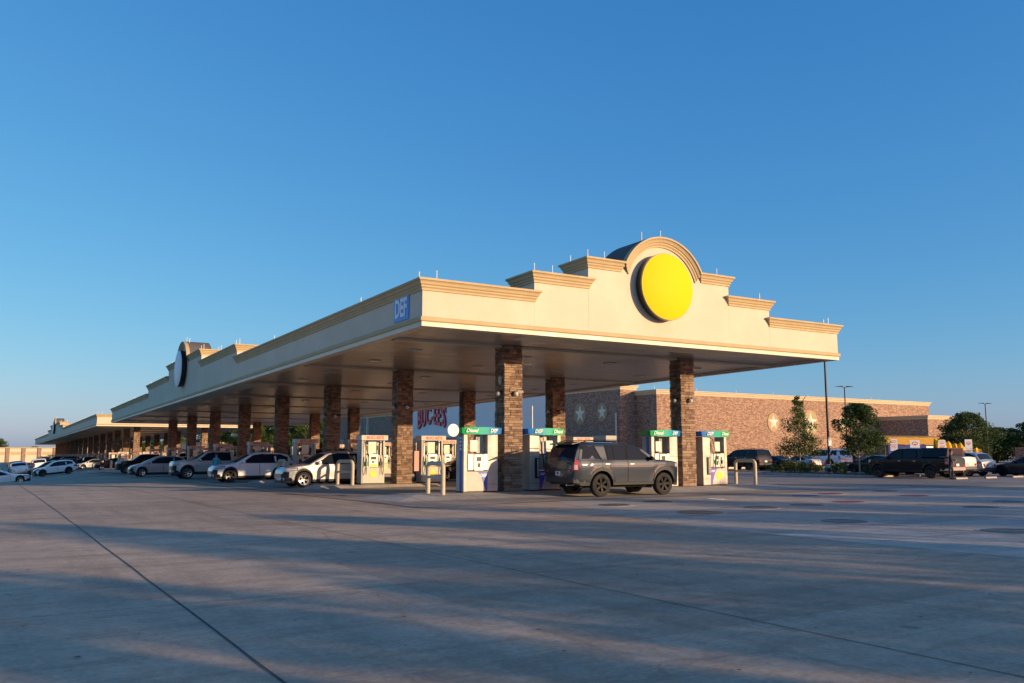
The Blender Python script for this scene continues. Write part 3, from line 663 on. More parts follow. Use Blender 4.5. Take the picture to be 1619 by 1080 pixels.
# ------------------------------------------------------------------ fuel pumps
def hose(mb, pts, r=0.014): return mb.tube(pts, r, 6)
def bez(a, b, c, d, n=10):
    a, b, c, d = map(Vector, (a, b, c, d)); return [a * (1 - t) ** 3 + b * 3 * t * (1 - t) ** 2 + c * 3 * t * t * (1 - t) + d * t ** 3 for t in [i / n for i in range(n + 1)]]
def diesel_pump(label, loc, mirror, deflab, hoses, group):
    """steel dispenser; mirror False: slim post left, steel cabinet right"""
    t = thing('diesel_pump', label, 'fuel pump', loc, 0, group); s = -1 if mirror else 1
    def X(a, b): return (a, b) if s == 1 else (-b, -a)
    def B(name, x0, x1, y0, y1, z0, z1, m, par=None, sm=None):
        x0, x1 = X(x0, x1); return MB().box(x0, x1, y0, y1, z0, z1).build(name, M[m], par or t)
    B('base', -0.76, 0.76, 0.02, 0.62, 0.0, 0.05, 'black')
    cab = B('side_cabinet', 0.30, 0.75, 0.0, 0.62, 0.05, 2.22, 'steel')
    B('cabinet_seam', 0.315, 0.735, -0.004, -0.001, 1.34, 1.352, 'plastic', cab); B('cabinet_seam', 0.315, 0.735, -0.004, -0.001, 0.30, 0.312, 'plastic', cab)
    B('sticker', 0.42, 0.56, -0.005, -0.001, 1.72, 1.80, 'sheet', cab)
    B('end_post', -0.75, -0.60, 0.0, 0.62, 0.05, 2.22, 'steel')
    B('back_post', -0.05, 0.12, 0.30, 0.50, 1.5, 2.22, 'pump_grey')
    # display body with bezel
    B('display_housing', -0.595, 0.295, 0.05, 0.57, 0.82, 1.48, 'black')
    bz = B('display_bezel', -0.30, 0.10, -0.03, 0.05, 0.84, 1.44, 'pump_silver')
    B('screen', -0.21, 0.01, -0.036, -0.031, 1.19, 1.36, 'screen', bz); B('keypad', -0.16, -0.04, -0.045, -0.031, 0.95, 1.12, 'black', bz)
    B('button_row', -0.22, 0.03, -0.036, -0.031, 0.87, 0.91, 'white', bz)
    B('nozzle_bay', -0.56, -0.34, -0.01, 0.05, 0.86, 1.46, 'pump_silver'); B('nozzle_bay', 0.13, 0.28, -0.01, 0.05, 0.86, 1.46, 'pump_silver')
    B('lower_door', -0.595, 0.295, 0.0, 0.57, 0.06, 0.80, 'pump_white' if deflab else 'steel')
    sh = B('price_sheet', -0.42, -0.10, 0.10, 0.12, 1.56, 2.0, 'sheet')
    B('print_line', -0.39, -0.13, 0.095, 0.099, 1.92, 1.95, 'pump_silver', sh); B('print_line', -0.39, -0.2, 0.095, 0.099, 1.70, 1.72, 'pump_silver', sh)
    # curved coloured corner on the lower door
    pl = [(0.293, 0.07), (0.293, 0.79), (-0.16 + 0.0, 0.79)]
    for i in range(1, 13):
        a = i / 12; pl.append((-0.16 + 0.36 * a ** 0.55, 0.79 - 0.72 * a))
    if not mirror:
        MB().prism(pl, -0.006, -0.002, 'y').build('blue_corner', M['blue'], t)
        x = text_mb('DEF', 0.17, 0.003, 0.004, 0.25); x.v = [(p[0] + 0.10, p[1] - 0.009, p[2] + 0.64) for p in x.v]; x.build('lettering', M['white'], t)
    else:
        MB().prism([(-x_, z_) for x_, z_ in pl], -0.006, -0.002, 'y').build('purple_corner', M['purple'], t)
        x = text_mb('DEF', 0.13, 0.003, 0.004, 0.25); x.v = [(p[0] - 0.16, p[1] - 0.009, p[2] + 0.66) for p in x.v]; x.build('lettering', M['white'], t)
        em = MB().lathe([(0.19, -0.012), (0.19, -0.002), (0.0, -0.013)], 24, 'y'); em.v = [(p[0] + 0.26, p[1], p[2] + 0.45) for p in em.v]; em.build('round_emblem', M['ylabel'], t)
        B('yellow_label', -0.72, -0.62, -0.005, -0.001, 1.38, 1.52, 'ylabel')
        # DEF holster on the steel cabinet
        hs = B('nozzle_holster', 0.34, 0.52, -0.05, -0.001, 0.50, 1.30, 'black'); B('holster_face', 0.36, 0.44, -0.06, -0.051, 0.56, 1.26, 'pump_grey', hs)
    if hoses:
        for k, (xa, xb) in enumerate(((0.22, 0.10), (0.05, -0.3))):
            xa, xb = xa * s, xb * s
            hose(MB(), bez((xa, 0.1, 2.15), (xa, -0.1, 1.6), (xb, -0.2, 0.2), (xb + 0.1, -0.04, 1.0))).build('hose', M['black'], t)
            nz = MB(); nz.box(xb + 0.05, xb + 0.13, -0.10, -0.02, 1.0, 1.16); nz.tube([(xb + 0.09, -0.06, 1.14), (xb + 0.09, -0.03, 1.28), (xb + 0.09, 0.03, 1.34)], 0.02, 6); nz.build('nozzle', M['green'], t)
    else:
        hose(MB(), bez((0.16 * s, 0.1, 2.15), (0.2 * s, -0.08, 1.8), (0.10 * s, -0.08, 1.6), (0.18 * s, 0.0, 1.46))).build('hose', M['black'], t)
    # topper: bowed band that wraps round the ends
    out = []; n = 14
    for i in range(n + 1):
        u = -0.92 + 1.84 * i / n; out.append((u, -0.10 - 0.12 * (1 - (u / 0.92) ** 2)))
    out += [(0.98, 0.0), (0.98, 0.62), (0.92, 0.70), (-0.92, 0.70), (-0.98, 0.62), (-0.98, 0.0)]
    tp = MB()
    for z0, z1, k in ((2.22, 2.50, 0),): tp.prism([(x_ * 0.97, y_ * 0.95 + 0.01) for x_, y_ in out], z0, z1, 'z')
    tp.v = [(p[0] * (1 if p[2] > 2.3 else 0.96), p[1] * (1 if p[2] > 2.3 else 0.9), p[2] - 0.03 * (p[0] / 0.9) ** 2 if p[2] > 2.3 else p[2] + 0.02 * (p[0] / 0.9) ** 2) for p in tp.v]
    top = tp.build('topper', M['topper'], t, smooth=30)
    if mirror: top.scale.x = -1
    for txt, u, sz in (('Diesel', -0.50, 0.19), ('DEF', 0.46, 0.19)):
        x = text_mb(txt, sz, 0.004, 0.006, 0.3); uu = u * s; x.v = [(p[0] + uu, p[1] - 0.105 - 0.115 * (1 - ((p[0] + uu) / 0.92) ** 2) - 0.012 * (1 if p[2] > 0 else 0.2), p[2] + 2.36) for p in x.v]
        x.build('lettering', M['white'], top if False else t)
    return t
P1 = diesel_pump('steel diesel pump with white lower door, left of the front left column', (16.45, 29.20, gi(29.26)), False, True, False, 'diesel pumps on the front island')
st = MB().box(-0.757, -0.752, 0.16, 0.34, 0.05, 2.2).build('blue_stripe', M['blue'], P1)
for i in range(4): MB().box(-0.763, -0.758, 0.18, 0.32, 1.62 + i * 0.14, 1.69 + i * 0.14).build('stripe_mark', M['white'], st)
P2 = diesel_pump('steel diesel pump right of the front left column, half behind the SUV', (19.45, 29.20, gi(29.26)), True, False, True, 'diesel pumps on the front island')
P3 = diesel_pump('steel diesel pump left of the front right column, behind the SUV hood', (25.80, 29.20, gi(29.26)), False, False, False, 'diesel pumps on the front island')
st = MB().box(-0.757, -0.752, 0.16, 0.34, 0.05, 2.2).build('blue_stripe', M['blue'], P3)
P4 = diesel_pump('steel diesel pump with round yellow emblem, right of the front right column', (28.85, 29.20, gi(29.26)), True, False, True, 'diesel pumps on the front island')
t = thing('disc_sign', 'small round white sign beside the topper of the leftmost diesel pump', 'sign', (15.24, 29.22, 2.36))
MB().lathe([(0.24, -0.02), (0.24, 0.02)], 28, 'y').build('sign_disc', M['white'], t, smooth=30)
MB().lathe([(0.205, -0.026), (0.205, -0.021), (0.19, -0.021), (0.19, -0.026)], 28, 'y', cap=False).build('sign_ring', M['pump_silver'], t)
MB().tube([(0.15, 0.03, 0), (0.5, 0.2, 0.02)], 0.025, 6).build('bracket', M['black'], t)

def gas_pump(label, loc, group, cat='fuel pump'):
    t = thing('fuel_pump', label, cat, loc, 0, group)
    def B(name, x0, x1, y0, y1, z0, z1, m, par=None): return MB().box(x0, x1, y0, y1, z0, z1).build(name, M[m], par or t)
    B('base', -0.60, 0.60, 0.02, 0.58, 0.0, 0.06, 'black')
    post = B('end_post', -0.62, -0.52, 0.0, 0.6, 0.06, 2.12, 'pump_grey'); B('end_post', 0.50, 0.58, 0.0, 0.6, 0.06, 2.12, 'pump_white')
    B('lower_door', -0.515, 0.495, 0.0, 0.58, 0.07, 0.82, 'pump_white')
    B('display_housing', -0.515, 0.495, 0.05, 0.56, 0.84, 1.42, 'pump_white')
    bz = B('display_bezel', -0.24, 0.22, -0.03, 0.049, 0.85, 1.46, 'pump_silver')
    B('screen', -0.15, 0.13, -0.036, -0.031, 1.20, 1.34, 'screen', bz); B('keypad', -0.10, 0.04, -0.04, -0.031, 1.04, 1.13, 'black', bz); B('yellow_label', -0.18, 0.18, -0.036, -0.031, 0.87, 0.98, 'ylabel', bz)
    for sx in (-1, 1):
        B('nozzle_bay', *sorted((sx * 0.27, sx * 0.48)), 0.0, 0.049, 0.86, 1.34, 'pump_white')
        nz = MB(); cx_ = sx * 0.38; nz.box(cx_ - 0.06, cx_ + 0.06, -0.07, -0.004, 0.90, 1.10); nz.tube([(cx_, -0.05, 1.08), (cx_, -0.03, 1.22), (cx_, 0.0, 1.26)], 0.022, 6)
        nz.build('nozzle', M['green' if sx < 0 else 'black'], t)
        hose(MB(), bez((sx * 0.42, 0.08, 2.08), (sx * 0.5, -0.28, 1.2), (sx * 0.44, -0.16, -0.3), (cx_, -0.05, 0.92), 12)).build('hose', M['black'], t)
        B('upright', *sorted((sx * 0.44, sx * 0.40)), 0.1, 0.16, 1.43, 2.12, 'pump_silver')
        B('upper_box', *sorted((sx * 0.36, sx * 0.24)), 0.12, 0.26, 1.66, 1.88, 'black')
    B('price_sheet', -0.23, 0.18, 0.12, 0.14, 1.50, 2.06, 'sheet')
    em = MB().lathe([(0.17, -0.012), (0.17, -0.002), (0.0, -0.013)], 24, 'y'); em.v = [(p[0] - 0.02, p[1], p[2] + 0.52) for p in em.v]; em.build('round_emblem', M['ylabel'], t)
    top = B('topper', -0.66, 0.72, -0.06, 0.66, 2.14, 2.38, 'pump_white')
    x = text_mb("BUC-EE'S", 0.20, 0.003, 0.008, spacing=1.15); x.v = [(p[0] + 0.05, p[1] - 0.066, p[2] + 2.255) for p in x.v]; x.build('lettering', M['redp'], top)
    return t
proto_pump = None
XP = [(16.3, 'left of the left column'), (19.5, 'right of the left column'), (25.7, 'left of the right column'), (28.9, 'right of the right column')]
ordn = ['', 'second', 'third', 'fourth', 'fifth', 'sixth', 'seventh', 'eighth']
for r in range(1, 8):
    for k, (xp, side) in enumerate(XP):
        y = ROW[r]; loc = (xp, y, gi(y)); lab = 'white fuel pump %s, %s column row, near canopy' % (side, ordn[r])
        if proto_pump is None: proto_pump = gas_pump('sunlit ' + lab, loc, 'fuel pumps under the near canopy')
        else: dup(proto_pump, loc, None, lab)
for r in range(16):
    for k, dx in enumerate((16.95, 20.2, 26.35, 29.6)):
        y = ROW2[r]
        if r > 9 and k > 0: continue
        dup(proto_pump, (dx, y, gi(y)), None, 'white fuel pump seen tiny in the rows under the far canopy', 'fuel pumps under the far canopy')

# ------------------------------------------------------------------ bollards
def u_bollard(label, loc, group='beige bent pipe bollards at the island ends'):
    t = thing('pipe_bollard', label, 'bollard', loc, 0, group); pts = [(0, -0.62, 0)]
    pts += [(0, -0.62, 0.95)] + [(0, -0.62 + 0.17 * (1 - math.cos(a)), 0.95 + 0.17 * math.sin(a)) for a in [i * math.pi / 12 for i in range(1, 7)]]
    q = [(0, -p[1], p[2]) for p in pts[::-1]]
    MB().tube(pts + q, 0.085, 14).build('bent_pipe', M['bollard'], t, smooth=40)
    MB().tube([(0, -0.62, 0.62), (0, 0.62, 0.62)], 0.05, 10).build('cross_rail', M['bollard'], t, smooth=40); return t
b0 = u_bollard('wide beige bent pipe guard left of the leftmost diesel pump', (14.35, 28.9, gi(29.26)))
dup(b0, (31.2, 29.6, gi(29.26)), None, 'sunlit beige bent pipe guard right of the rightmost diesel pump')
for r in range(1, 8): dup(b0, (14.95, ROW[r] + 0.25, gi(ROW[r])), R_(14) if r == 1 else 0, 'beige bent pipe guard at the left end of the %s pump row' % ordn[r])
for r in range(1, 4): dup(b0, (31.1, ROW[r] + 0.25, gi(ROW[r])), None, 'beige bent pipe guard at the right end of the %s pump row' % ordn[r])
for r in range(0, 10): dup(b0, (15.5, ROW2[r] + 0.25, gi(ROW2[r])), None, 'beige pipe guard at an island end under the far canopy', 'pipe guards under the far canopy')

# ------------------------------------------------------------------ cars
SPEC = {
 'suv': dict(L=5.35, W=2.06, H=2.05, wb=3.07, fo=1.0, R=0.43, gc=0.43, belt=1.36, tum=0.13, arch=0.115,
   top=[(0, 1.02), (.04, 1.20), (.12, 1.29), (.5, 1.36), (1.38, 1.43), (2.12, 1.90), (2.45, 1.995), (3.2, 2.05), (4.5, 2.04), (4.95, 1.99), (5.06, 1.93), (5.24, 1.44), (5.30, 1.28), (5.35, .94)],
   trims=[[(1.60, 1.36), (2.28, 1.85), (2.7, 1.915), (3.86, 1.92), (3.78, 1.36)], [(4.02, 1.36), (4.32, 1.91), (4.96, 1.88), (5.10, 1.38)]],
   panes=[[(1.76, 1.39), (2.33, 1.82), (2.72, 1.885), (2.78, 1.885), (2.78, 1.39)], [(2.88, 1.39), (2.88, 1.89), (3.44, 1.89), (3.44, 1.39)], [(3.50, 1.39), (3.50, 1.89), (3.80, 1.89), (3.72, 1.39)], [(4.12, 1.40), (4.38, 1.88), (4.84, 1.85), (4.94, 1.41)]],
   ws=(1.42, 2.08), rg=(5.065, 5.23), doors=[(1.52, 2.80), (2.84, 4.02)], head=(.03, .42, 1.06, 1.20), tail=(5.10, 5.345, 1.00, 1.36), hand=[2.62, 3.80], mir=1.72, rail=(2.6, 4.8), spoke=6, rimm='rim_dark'),
 'crossover': dict(L=4.65, W=1.86, H=1.68, wb=2.72, fo=.92, R=.36, gc=.27, belt=1.06, tum=0.17,
   top=[(0, .66), (.04, .82), (.15, .93), (.5, 1.0), (1.15, 1.08), (2.0, 1.56), (2.35, 1.65), (3.0, 1.68), (3.9, 1.62), (4.15, 1.56), (4.45, 1.12), (4.60, 1.0), (4.65, .66)],
   trims=[[(1.50, 1.06), (2.15, 1.50), (2.6, 1.57), (3.7, 1.54), (4.12, 1.38), (4.1, 1.14), (3.4, 1.06)]],
   panes=[[(1.64, 1.09), (2.18, 1.46), (2.45, 1.525), (2.45, 1.09)], [(2.53, 1.09), (2.53, 1.53), (3.32, 1.52), (3.38, 1.09)], [(3.46, 1.11), (3.44, 1.50), (3.68, 1.49), (4.02, 1.36), (4.0, 1.17)]],
   ws=(1.2, 1.97), rg=(4.17, 4.43), doors=[(1.42, 2.49), (2.52, 3.50)], head=(.10, .60, .76, .86), tail=(4.2, 4.63, .84, 1.02), hand=[2.32, 3.3], mir=1.62, rail=(2.5, 3.8), spoke=5, rimm='chrome'),
 'minivan': dict(L=4.35, W=1.80, H=1.61, wb=2.62, fo=.86, R=.33, gc=.24, belt=1.02, tum=0.18,
   top=[(0, .62), (.04, .76), (.2, .88), (.9, 1.05), (1.9, 1.52), (2.3, 1.60), (2.9, 1.61), (3.7, 1.55), (3.95, 1.48), (4.2, 1.05), (4.3, .95), (4.35, .62)],
   trims=[[(1.3, 1.03), (2.0, 1.44), (2.5, 1.51), (3.5, 1.48), (3.9, 1.3), (3.85, 1.1), (3.2, 1.02)]],
   panes=[[(1.45, 1.06), (2.05, 1.41), (2.34, 1.47), (2.34, 1.06)], [(2.42, 1.06), (2.42, 1.475), (3.1, 1.46), (3.16, 1.06)], [(3.24, 1.08), (3.22, 1.45), (3.46, 1.44), (3.8, 1.28), (3.76, 1.13)]],
   ws=(.95, 1.87), rg=(3.97, 4.18), doors=[(1.3, 2.38), (2.41, 3.3)], head=(.08, .60, .71, .83), tail=(3.98, 4.33, .82, 1.02), hand=[2.2, 3.1], mir=1.46, rail=None, spoke=5, rimm='chrome'),
 'sedan': dict(L=4.85, W=1.84, H=1.44, wb=2.82, fo=.93, R=.335, gc=.20, belt=.92, tum=0.22,
   top=[(0, .52), (.05, .66), (.2, .76), (.7, .84), (1.45, .95), (2.3, 1.36), (2.6, 1.43), (3.0, 1.44), (3.5, 1.38), (4.3, 1.06), (4.72, 1.04), (4.80, .92), (4.85, .52)],
   trims=[[(1.8, .94), (2.45, 1.27), (2.8, 1.345), (3.3, 1.32), (4.0, 1.07), (3.9, .98), (3.3, .93)]],
   panes=[[(1.95, .96), (2.48, 1.24), (2.72, 1.30), (2.72, .96)], [(2.80, .96), (2.80, 1.305), (3.22, 1.29), (3.5, 1.18), (3.5, .97)], [(3.57, .98), (3.57, 1.15), (3.86, 1.04)]],
   ws=(1.5, 2.27), rg=(3.55, 4.27), doors=[(1.72, 2.76), (2.79, 3.70)], head=(.04, .60, .60, .72), tail=(4.45, 4.82, .78, .94), hand=[2.58, 3.5], mir=1.85, rail=None, spoke=7, rimm='chrome'),
 'pickup': dict(L=5.85, W=2.03, H=1.93, wb=3.67, fo=.95, R=.41, gc=.40, belt=1.22, tum=0.12,
   top=[(0, .90), (.04, 1.10), (.12, 1.20), (.5, 1.25), (1.4, 1.30), (2.1, 1.80), (2.4, 1.90), (3.0, 1.93), (3.8, 1.90), (3.95, 1.82), (4.08, 1.36), (4.12, 1.33), (5.78, 1.33), (5.82, 1.2), (5.85, .75)],
   trims=[[(1.60, 1.24), (2.26, 1.74), (2.6, 1.80), (3.76, 1.79), (3.82, 1.24)]],
   panes=[[(1.76, 1.27), (2.3, 1.70), (2.62, 1.765), (2.68, 1.765), (2.68, 1.27)], [(2.78, 1.27), (2.78, 1.77), (3.66, 1.76), (3.72, 1.27)]],
   ws=(1.45, 2.07), rg=(3.955, 4.07), doors=[(1.55, 2.73), (2.76, 3.80)], head=(.03, .38, .96, 1.14), tail=(5.62, 5.84, .88, 1.26), hand=[2.55, 3.6], mir=1.74, rail=None, spoke=6, rimm='chrome'),
}
CARM = {}
def car_meshes(kind):
    if kind in CARM: return CARM[kind]
    S = SPEC[kind]; L, W, H, R, gc, belt = S['L'], S['W'] / 2, S['H'], S['R'], S['gc'], S['belt']
    sw = (S['fo'], S['fo'] + S['wb']); Ra = R + S.get('arch', 0.065)
    plan = [(0, .50), (.06, .70), (.18, .84), (.42, .95), (.9, 1.0), (L - .9, 1.0), (L - .35, .975), (L - .1, .93), (L - .03, .90), (L, .84)]
    def smooth_top(s):     # slight rounding of the silhouette
        return sum(lerp_tab(S['top'], s + d) * w for d, w in ((-.05, .25), (0, .5), (.05, .25))) if .15 < s < L - .15 else lerp_tab(S['top'], s)
    zt = smooth_top
    def zb(s):
        b = gc
        for c in sw:
            if abs(s - c) < Ra: b = max(b, R + math.sqrt(max(0, Ra * Ra - (s - c) ** 2)))
        if s < .35: b = gc - .06 + 0.10 * (1 - s / .35)
        if s > L - .35: b = gc + 0.14 * (1 - (L - s) / .35)
        return b
    def prof(z):
        return lerp_tab([(gc - .1, .90), (gc, .935), (gc + .10, .962), (gc + .2, .965), (.5 * (gc + belt) - .02, .985), (belt - .20, 1.0), (belt - .08, .985), (belt, .955), (belt + .04, .945), (H, .945 - S['tum'])], z)
    def flare(s, z):
        f = 0
        for c in sw:
            d = math.hypot(s - c, z - R)
            if d < Ra + .16: f = max(f, .022 * (1 - max(0, d - Ra - .04) / .12))
        return min(f, .022)
    def Y(s, z): return W * lerp_tab(plan, s) * prof(z) + max(0, flare(s, z))
    crown = .055
    # stations
    st = {0, .02, .06, .12, .18, .26, .35, L, L - .02, L - .06, L - .12, L - .2, L - .3}
    st |= {a for a, _ in S['top']}; st |= {i * .17 for i in range(int(L / .17) + 1)}
    for c in sw:
        for k in (1.001, .999, .97, .9, .8, .65, .45, .22, 0): st |= {c + Ra * k, c - Ra * k}
    st = sorted(st); q = [st[0]]
    for s in st[1:]:
        if s - q[-1] > .012 or any(abs(abs(s - c) - Ra) < .002 for c in sw): q.append(s)
    if q[-1] != L: q.append(L)
    st = q
    def ztop_edge(s): return zt(s) - crown - .03
    loops = []
    for s in st:
        b = zb(s); ze = max(ztop_edge(s), b + .05); zB = min(belt, ze - .03); zB = max(zB, b + .02); pts = [(0, b), (Y(s, b) * .9, b - .0)]
        for k in range(8): z = b + (zB - b) * (k / 7); pts.append((Y(s, z), z))
        for k in range(1, 6): z = zB + (ze - zB) * k / 5; pts.append((Y(s, z), z))
        ye = Y(s, ze)
        pts.append((ye * .965, ze + .030)); top = zt(s)
        for yf in (.85, .6, .3, 0): pts.append((ye * yf, top - crown * yf * yf * 1.1))
        x = L / 2 - s
        loops.append([(x, y, z) for y, z in pts] + [(x, -y, z) for y, z in pts[-2:0:-1]])
    n = len(loops[0]); mb = MB(); mb.add([p for l in loops for p in l], [(i * n + k, i * n + (k + 1) % n, (i + 1) * n + (k + 1) % n, (i + 1) * n + k) for i in range(len(loops) - 1) for k in range(n)] + [tuple(range(n)), tuple(range((len(loops) - 1) * n, len(loops) * n))])
    out = []
    body = mb.mesh('car_body', [M['well']], smooth=38, merge=True); out.append(('body', body, True, None))
    def patch(s0, s1, z0, z1, off, sg, ns=6, nz=3, zf0=None, zf1=None):
        P = []
        for i in range(ns + 1):
            s = s0 + (s1 - s0) * i / ns; a = zf0(s) if zf0 else z0; b = zf1(s) if zf1 else z1; row = []
            for j in range(nz + 1):
                z = a + (b - a) * j / nz; z = min(z, ztop_edge(s) + .01)
                e = .01; dy = (Y(min(s + e, L), z) - Y(max(s - e, 0), z)) / (2 * e); y = Y(s, z)
                nx, ny = dy, 1.0; ln = math.hypot(nx, ny); nx /= ln; ny /= ln     # outward in (s,y)
                row.append((L / 2 - (s - nx * off), sg * (y + ny * off), z))
            P.append(row)
        return P
    def add(name, mbx, m, painted=False, parent=None, **kw): out.append((name, mbx.mesh('car_' + name, [M[m]], **kw), painted, parent))
    # underbody and wheel housings
    ub = MB().box(-L / 2 + .5, L / 2 - .5, -W * .62, W * .62, gc - .10, gc + .3); ub.box(-L / 2 + .12, L / 2 - .12, -W * .7, W * .7, gc + .06, gc + .3)
    for c in sw: ub.box(L / 2 - c - Ra, L / 2 - c + Ra, -W * .66, W * .66, R, R + Ra + .02)
    add('underbody', ub, 'well')
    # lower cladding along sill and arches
    LT = {'sedan': .05, 'suv': .12}.get(kind, .085)  # SUV trim widened to paint in the dark shade on its lower body
    for sg in (1, -1):
        P = []
        for s in st:
            if s < .25 or s > L - .25: continue
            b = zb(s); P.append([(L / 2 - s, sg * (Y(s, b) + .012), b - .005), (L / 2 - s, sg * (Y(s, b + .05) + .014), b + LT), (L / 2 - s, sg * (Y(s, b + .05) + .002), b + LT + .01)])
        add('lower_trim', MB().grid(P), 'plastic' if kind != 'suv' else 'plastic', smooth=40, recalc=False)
    for sg in (1, -1):
        for (s0, s1) in S['doors']:
            z0, z1 = gc + .10, belt - .005
            clip0 = lambda s: max(z0, max([R + math.sqrt(max(0, (Ra + .06) ** 2 - (s - c) ** 2)) if abs(s - c) < Ra + .06 else 0 for c in sw]))
            gp = MB().grid(patch(s0 - .012, s1 + .012, 0, 0, .0015, sg, 12, 6, lambda s: clip0(s) - .01, lambda s: z1 + .0))
            dr = MB().grid(patch(s0, s1, 0, 0, .006, sg, 12, 6, clip0, lambda s: z1 - .004))
            out.append(('door', dr.mesh('car_door', [M['well']], smooth=60, recalc=False), True, None)); di = len(out) - 1
            out.append(('door_gap', gp.mesh('car_door_gap', [M['well']], smooth=60, recalc=False), False, di))
        for h in S['hand']:
            y = Y(h, belt - .15) + .012; hd = MB().box(L / 2 - h - .10, L / 2 - h + .09, sg * y - .014, sg * y + .014, belt - .165, belt - .130)
            out.append(('door_handle', hd.mesh('car_handle', [M['chrome' if kind in ('suv', 'pickup') else 'plastic']]), kind not in ('suv', 'pickup'), None))
        for tr in S['trims']:
            pts = [(L / 2 - s, sg * (Y(s, z) + .003), z) for s, z in tr]; add('window_trim', MB().poly(pts), 'well', recalc=False)
        for pn in S['panes']:
            pts = [(L / 2 - s, sg * (Y(s, z) + .007), z) for s, z in pn]; add('side_window', MB().poly(pts), 'glass', recalc=False)
        add('sill_strip', MB().grid(patch(S['trims'][0][0][0], S['trims'][-1][-1][0] if len(S['trims']) > 1 else S['trims'][0][-2][0], belt - .012, belt + .004, .006, sg, 10, 1)), 'chrome' if kind in ('crossover',) else 'plastic', recalc=False)
        m = MB(); mx = L / 2 - S['mir']; my = sg * (W * .95 + .13); mz = belt + .06
        m.lathe([(0, -.09), (.06, -.085), (.085, -.04), (.09, .03), (.07, .08), (0, .09)], 12, 'y'); m.v = [(p[0] * .95 + mx, p[1] * 1.1 + my, p[2] * .95 + mz) for p in m.v]
        out.append(('mirror', m.mesh('car_mirror', [M['well']], smooth=50), kind != 'suv', None)); mi_ = len(out) - 1
        mg = MB().box(mx - .02, mx + .05, *sorted((sg * W * .9, my)), mz - .06, mz - .03); out.append(('mirror_arm', mg.mesh('car_mirror_arm', [M['plastic']]), False, mi_))
        a, b, c_, d_ = S['head']
        hl = MB().grid(patch(a, b, 0, 0, .008, sg, 8, 2, lambda s: c_ + .03 * (s - a) / (b - a), lambda s: d_ + .02 * (s - a) / (b - a))); hb = MB().grid(patch(a, b + .03, 0, 0, .005, sg, 8, 2, lambda s: c_ - .02 + .03 * (s - a) / (b - a), lambda s: d_ + .035 + .02 * (s - a) / (b - a))); out.append(('lamp_surround', hb.mesh('car_lamp_surround', [M['black']], smooth=60, recalc=False), False, None))
        out.append(('headlight', hl.mesh('car_headlight', [M['lampw']], smooth=60, recalc=False), False, None))
        a, b, c2, d2 = S['tail']
        tl = MB().grid(patch(a, b, c2, d2, .009, sg, 6, 2)); rx = -L / 2 - .006
        tl.poly([(rx, sg * W * .76, c2), (rx, sg * W * .60, c2), (rx, sg * W * .60, min(d2, lerp_tab(S['top'], L) - .02)), (rx, sg * W * .76, min(d2, lerp_tab(S['top'], L) - .02))])
        out.append(('taillight', tl.mesh('car_taillight', [M['lampr']], smooth=60, recalc=False), False, None)); ti = len(out) - 1
        if kind in ('suv', 'pickup'):
            rl = MB().grid(patch(a + .05, b - .06, c2 + .02, c2 + .19, .012, sg, 3, 1)); out.append(('clear_lens', rl.mesh('car_clear_lens', [M['lampw']], recalc=False), False, ti))
        if S['rail']:
            a, b = S['rail']; pts = [(L / 2 - (a + (b - a) * i / 8), sg * (Y(a, H - .1) * .90), zt(a + (b - a) * i / 8) + .02 + .045 * (0 < i < 8)) for i in range(9)]
            add('roof_rail', MB().tube(pts, .016, 6), 'black', smooth=40)
        # front fog corner and rear reflector
        add('corner_vent', MB().grid(patch(.03, .36, gc + .06, gc + .19, .007, sg, 5, 1)), 'plastic', recalc=False)
    def toppatch(s0, s1, yf, off, n=5):
        P = []
        for i in range(n + 1):
            s = s0 + (s1 - s0) * i / n; e = .02; dz = (zt(s + e) - zt(s - e)) / (2 * e); ln = math.hypot(1, dz); ye = Y(s, max(ztop_edge(s), zb(s) + .05))
            P.append([(L / 2 - (s - dz / ln * off), ye * f, zt(s) - crown * 1.1 * f * f + off / ln) for f in [-yf + 2 * yf * k / 6 for k in range(7)]])
        return P
    add('windshield', MB().grid(toppatch(S['ws'][0], S['ws'][1], .90, .009)), 'glass', smooth=60, recalc=False)
    add('rear_window', MB().grid(toppatch(S['rg'][0], S['rg'][1], .88, .009)), 'glass', smooth=60, recalc=False)
    # front: grille, bumper, plate ; rear: bumper, plate, emblem
    x = L / 2 + .010; zf = lerp_tab(S['top'], 0)
    gr = MB()
    gh0, gh1 = gc + .18, zf - .03
    gr.box(x - .02, x, -W * .49, W * .49, gh0, gh1)
    for sg in (1, -1): gr.grid(patch(0.0, .26 if kind != 'sedan' else .12, gh0, max(gh1, S['head'][2] - .04), .007, sg, 4, 2)); gr.grid(patch(.0, .40, gc + .02, gc + .15, .010, sg, 4, 1))
    add('grille', gr, 'black', recalc=False)
    gb = MB()
    for k in range(4): z = gh0 + (gh1 - gh0) * (k + .5) / 4; gb.box(x, x + .008, -W * .48, W * .48, z - .012, z + .012)
    out.append(('grille_bar', gb.mesh('car_grille_bar', [M['chrome' if kind != 'suv' else 'plastic']]), False, len(out) - 1))
    fb = MB(); fb.grid([[(x_, y_, z_) for x_, y_, z_ in r] for r in zip(*[[(L / 2 - s + .01, sg_ * (Y(s, gc) + .01), z) for s, sg_ in ((.5, -1), (.2, -1), (.06, -1), (0, -1), (0, 1), (.06, 1), (.2, 1), (.5, 1))] for z in (gc - .07, gc + .07)])])
    add('front_lip', fb, 'plastic', recalc=False)
    rb = MB(); rb.grid([[p for p in r] for r in zip(*[[(-L / 2 + s - .012, sg_ * (W * lerp_tab(plan, L - s) * .955 + .012), z) for s, sg_ in ((.55, -1), (.2, -1), (.06, -1), (0, -1), (0, 1), (.06, 1), (.2, 1), (.55, 1))] for z in (gc + .10, gc + .30)])])
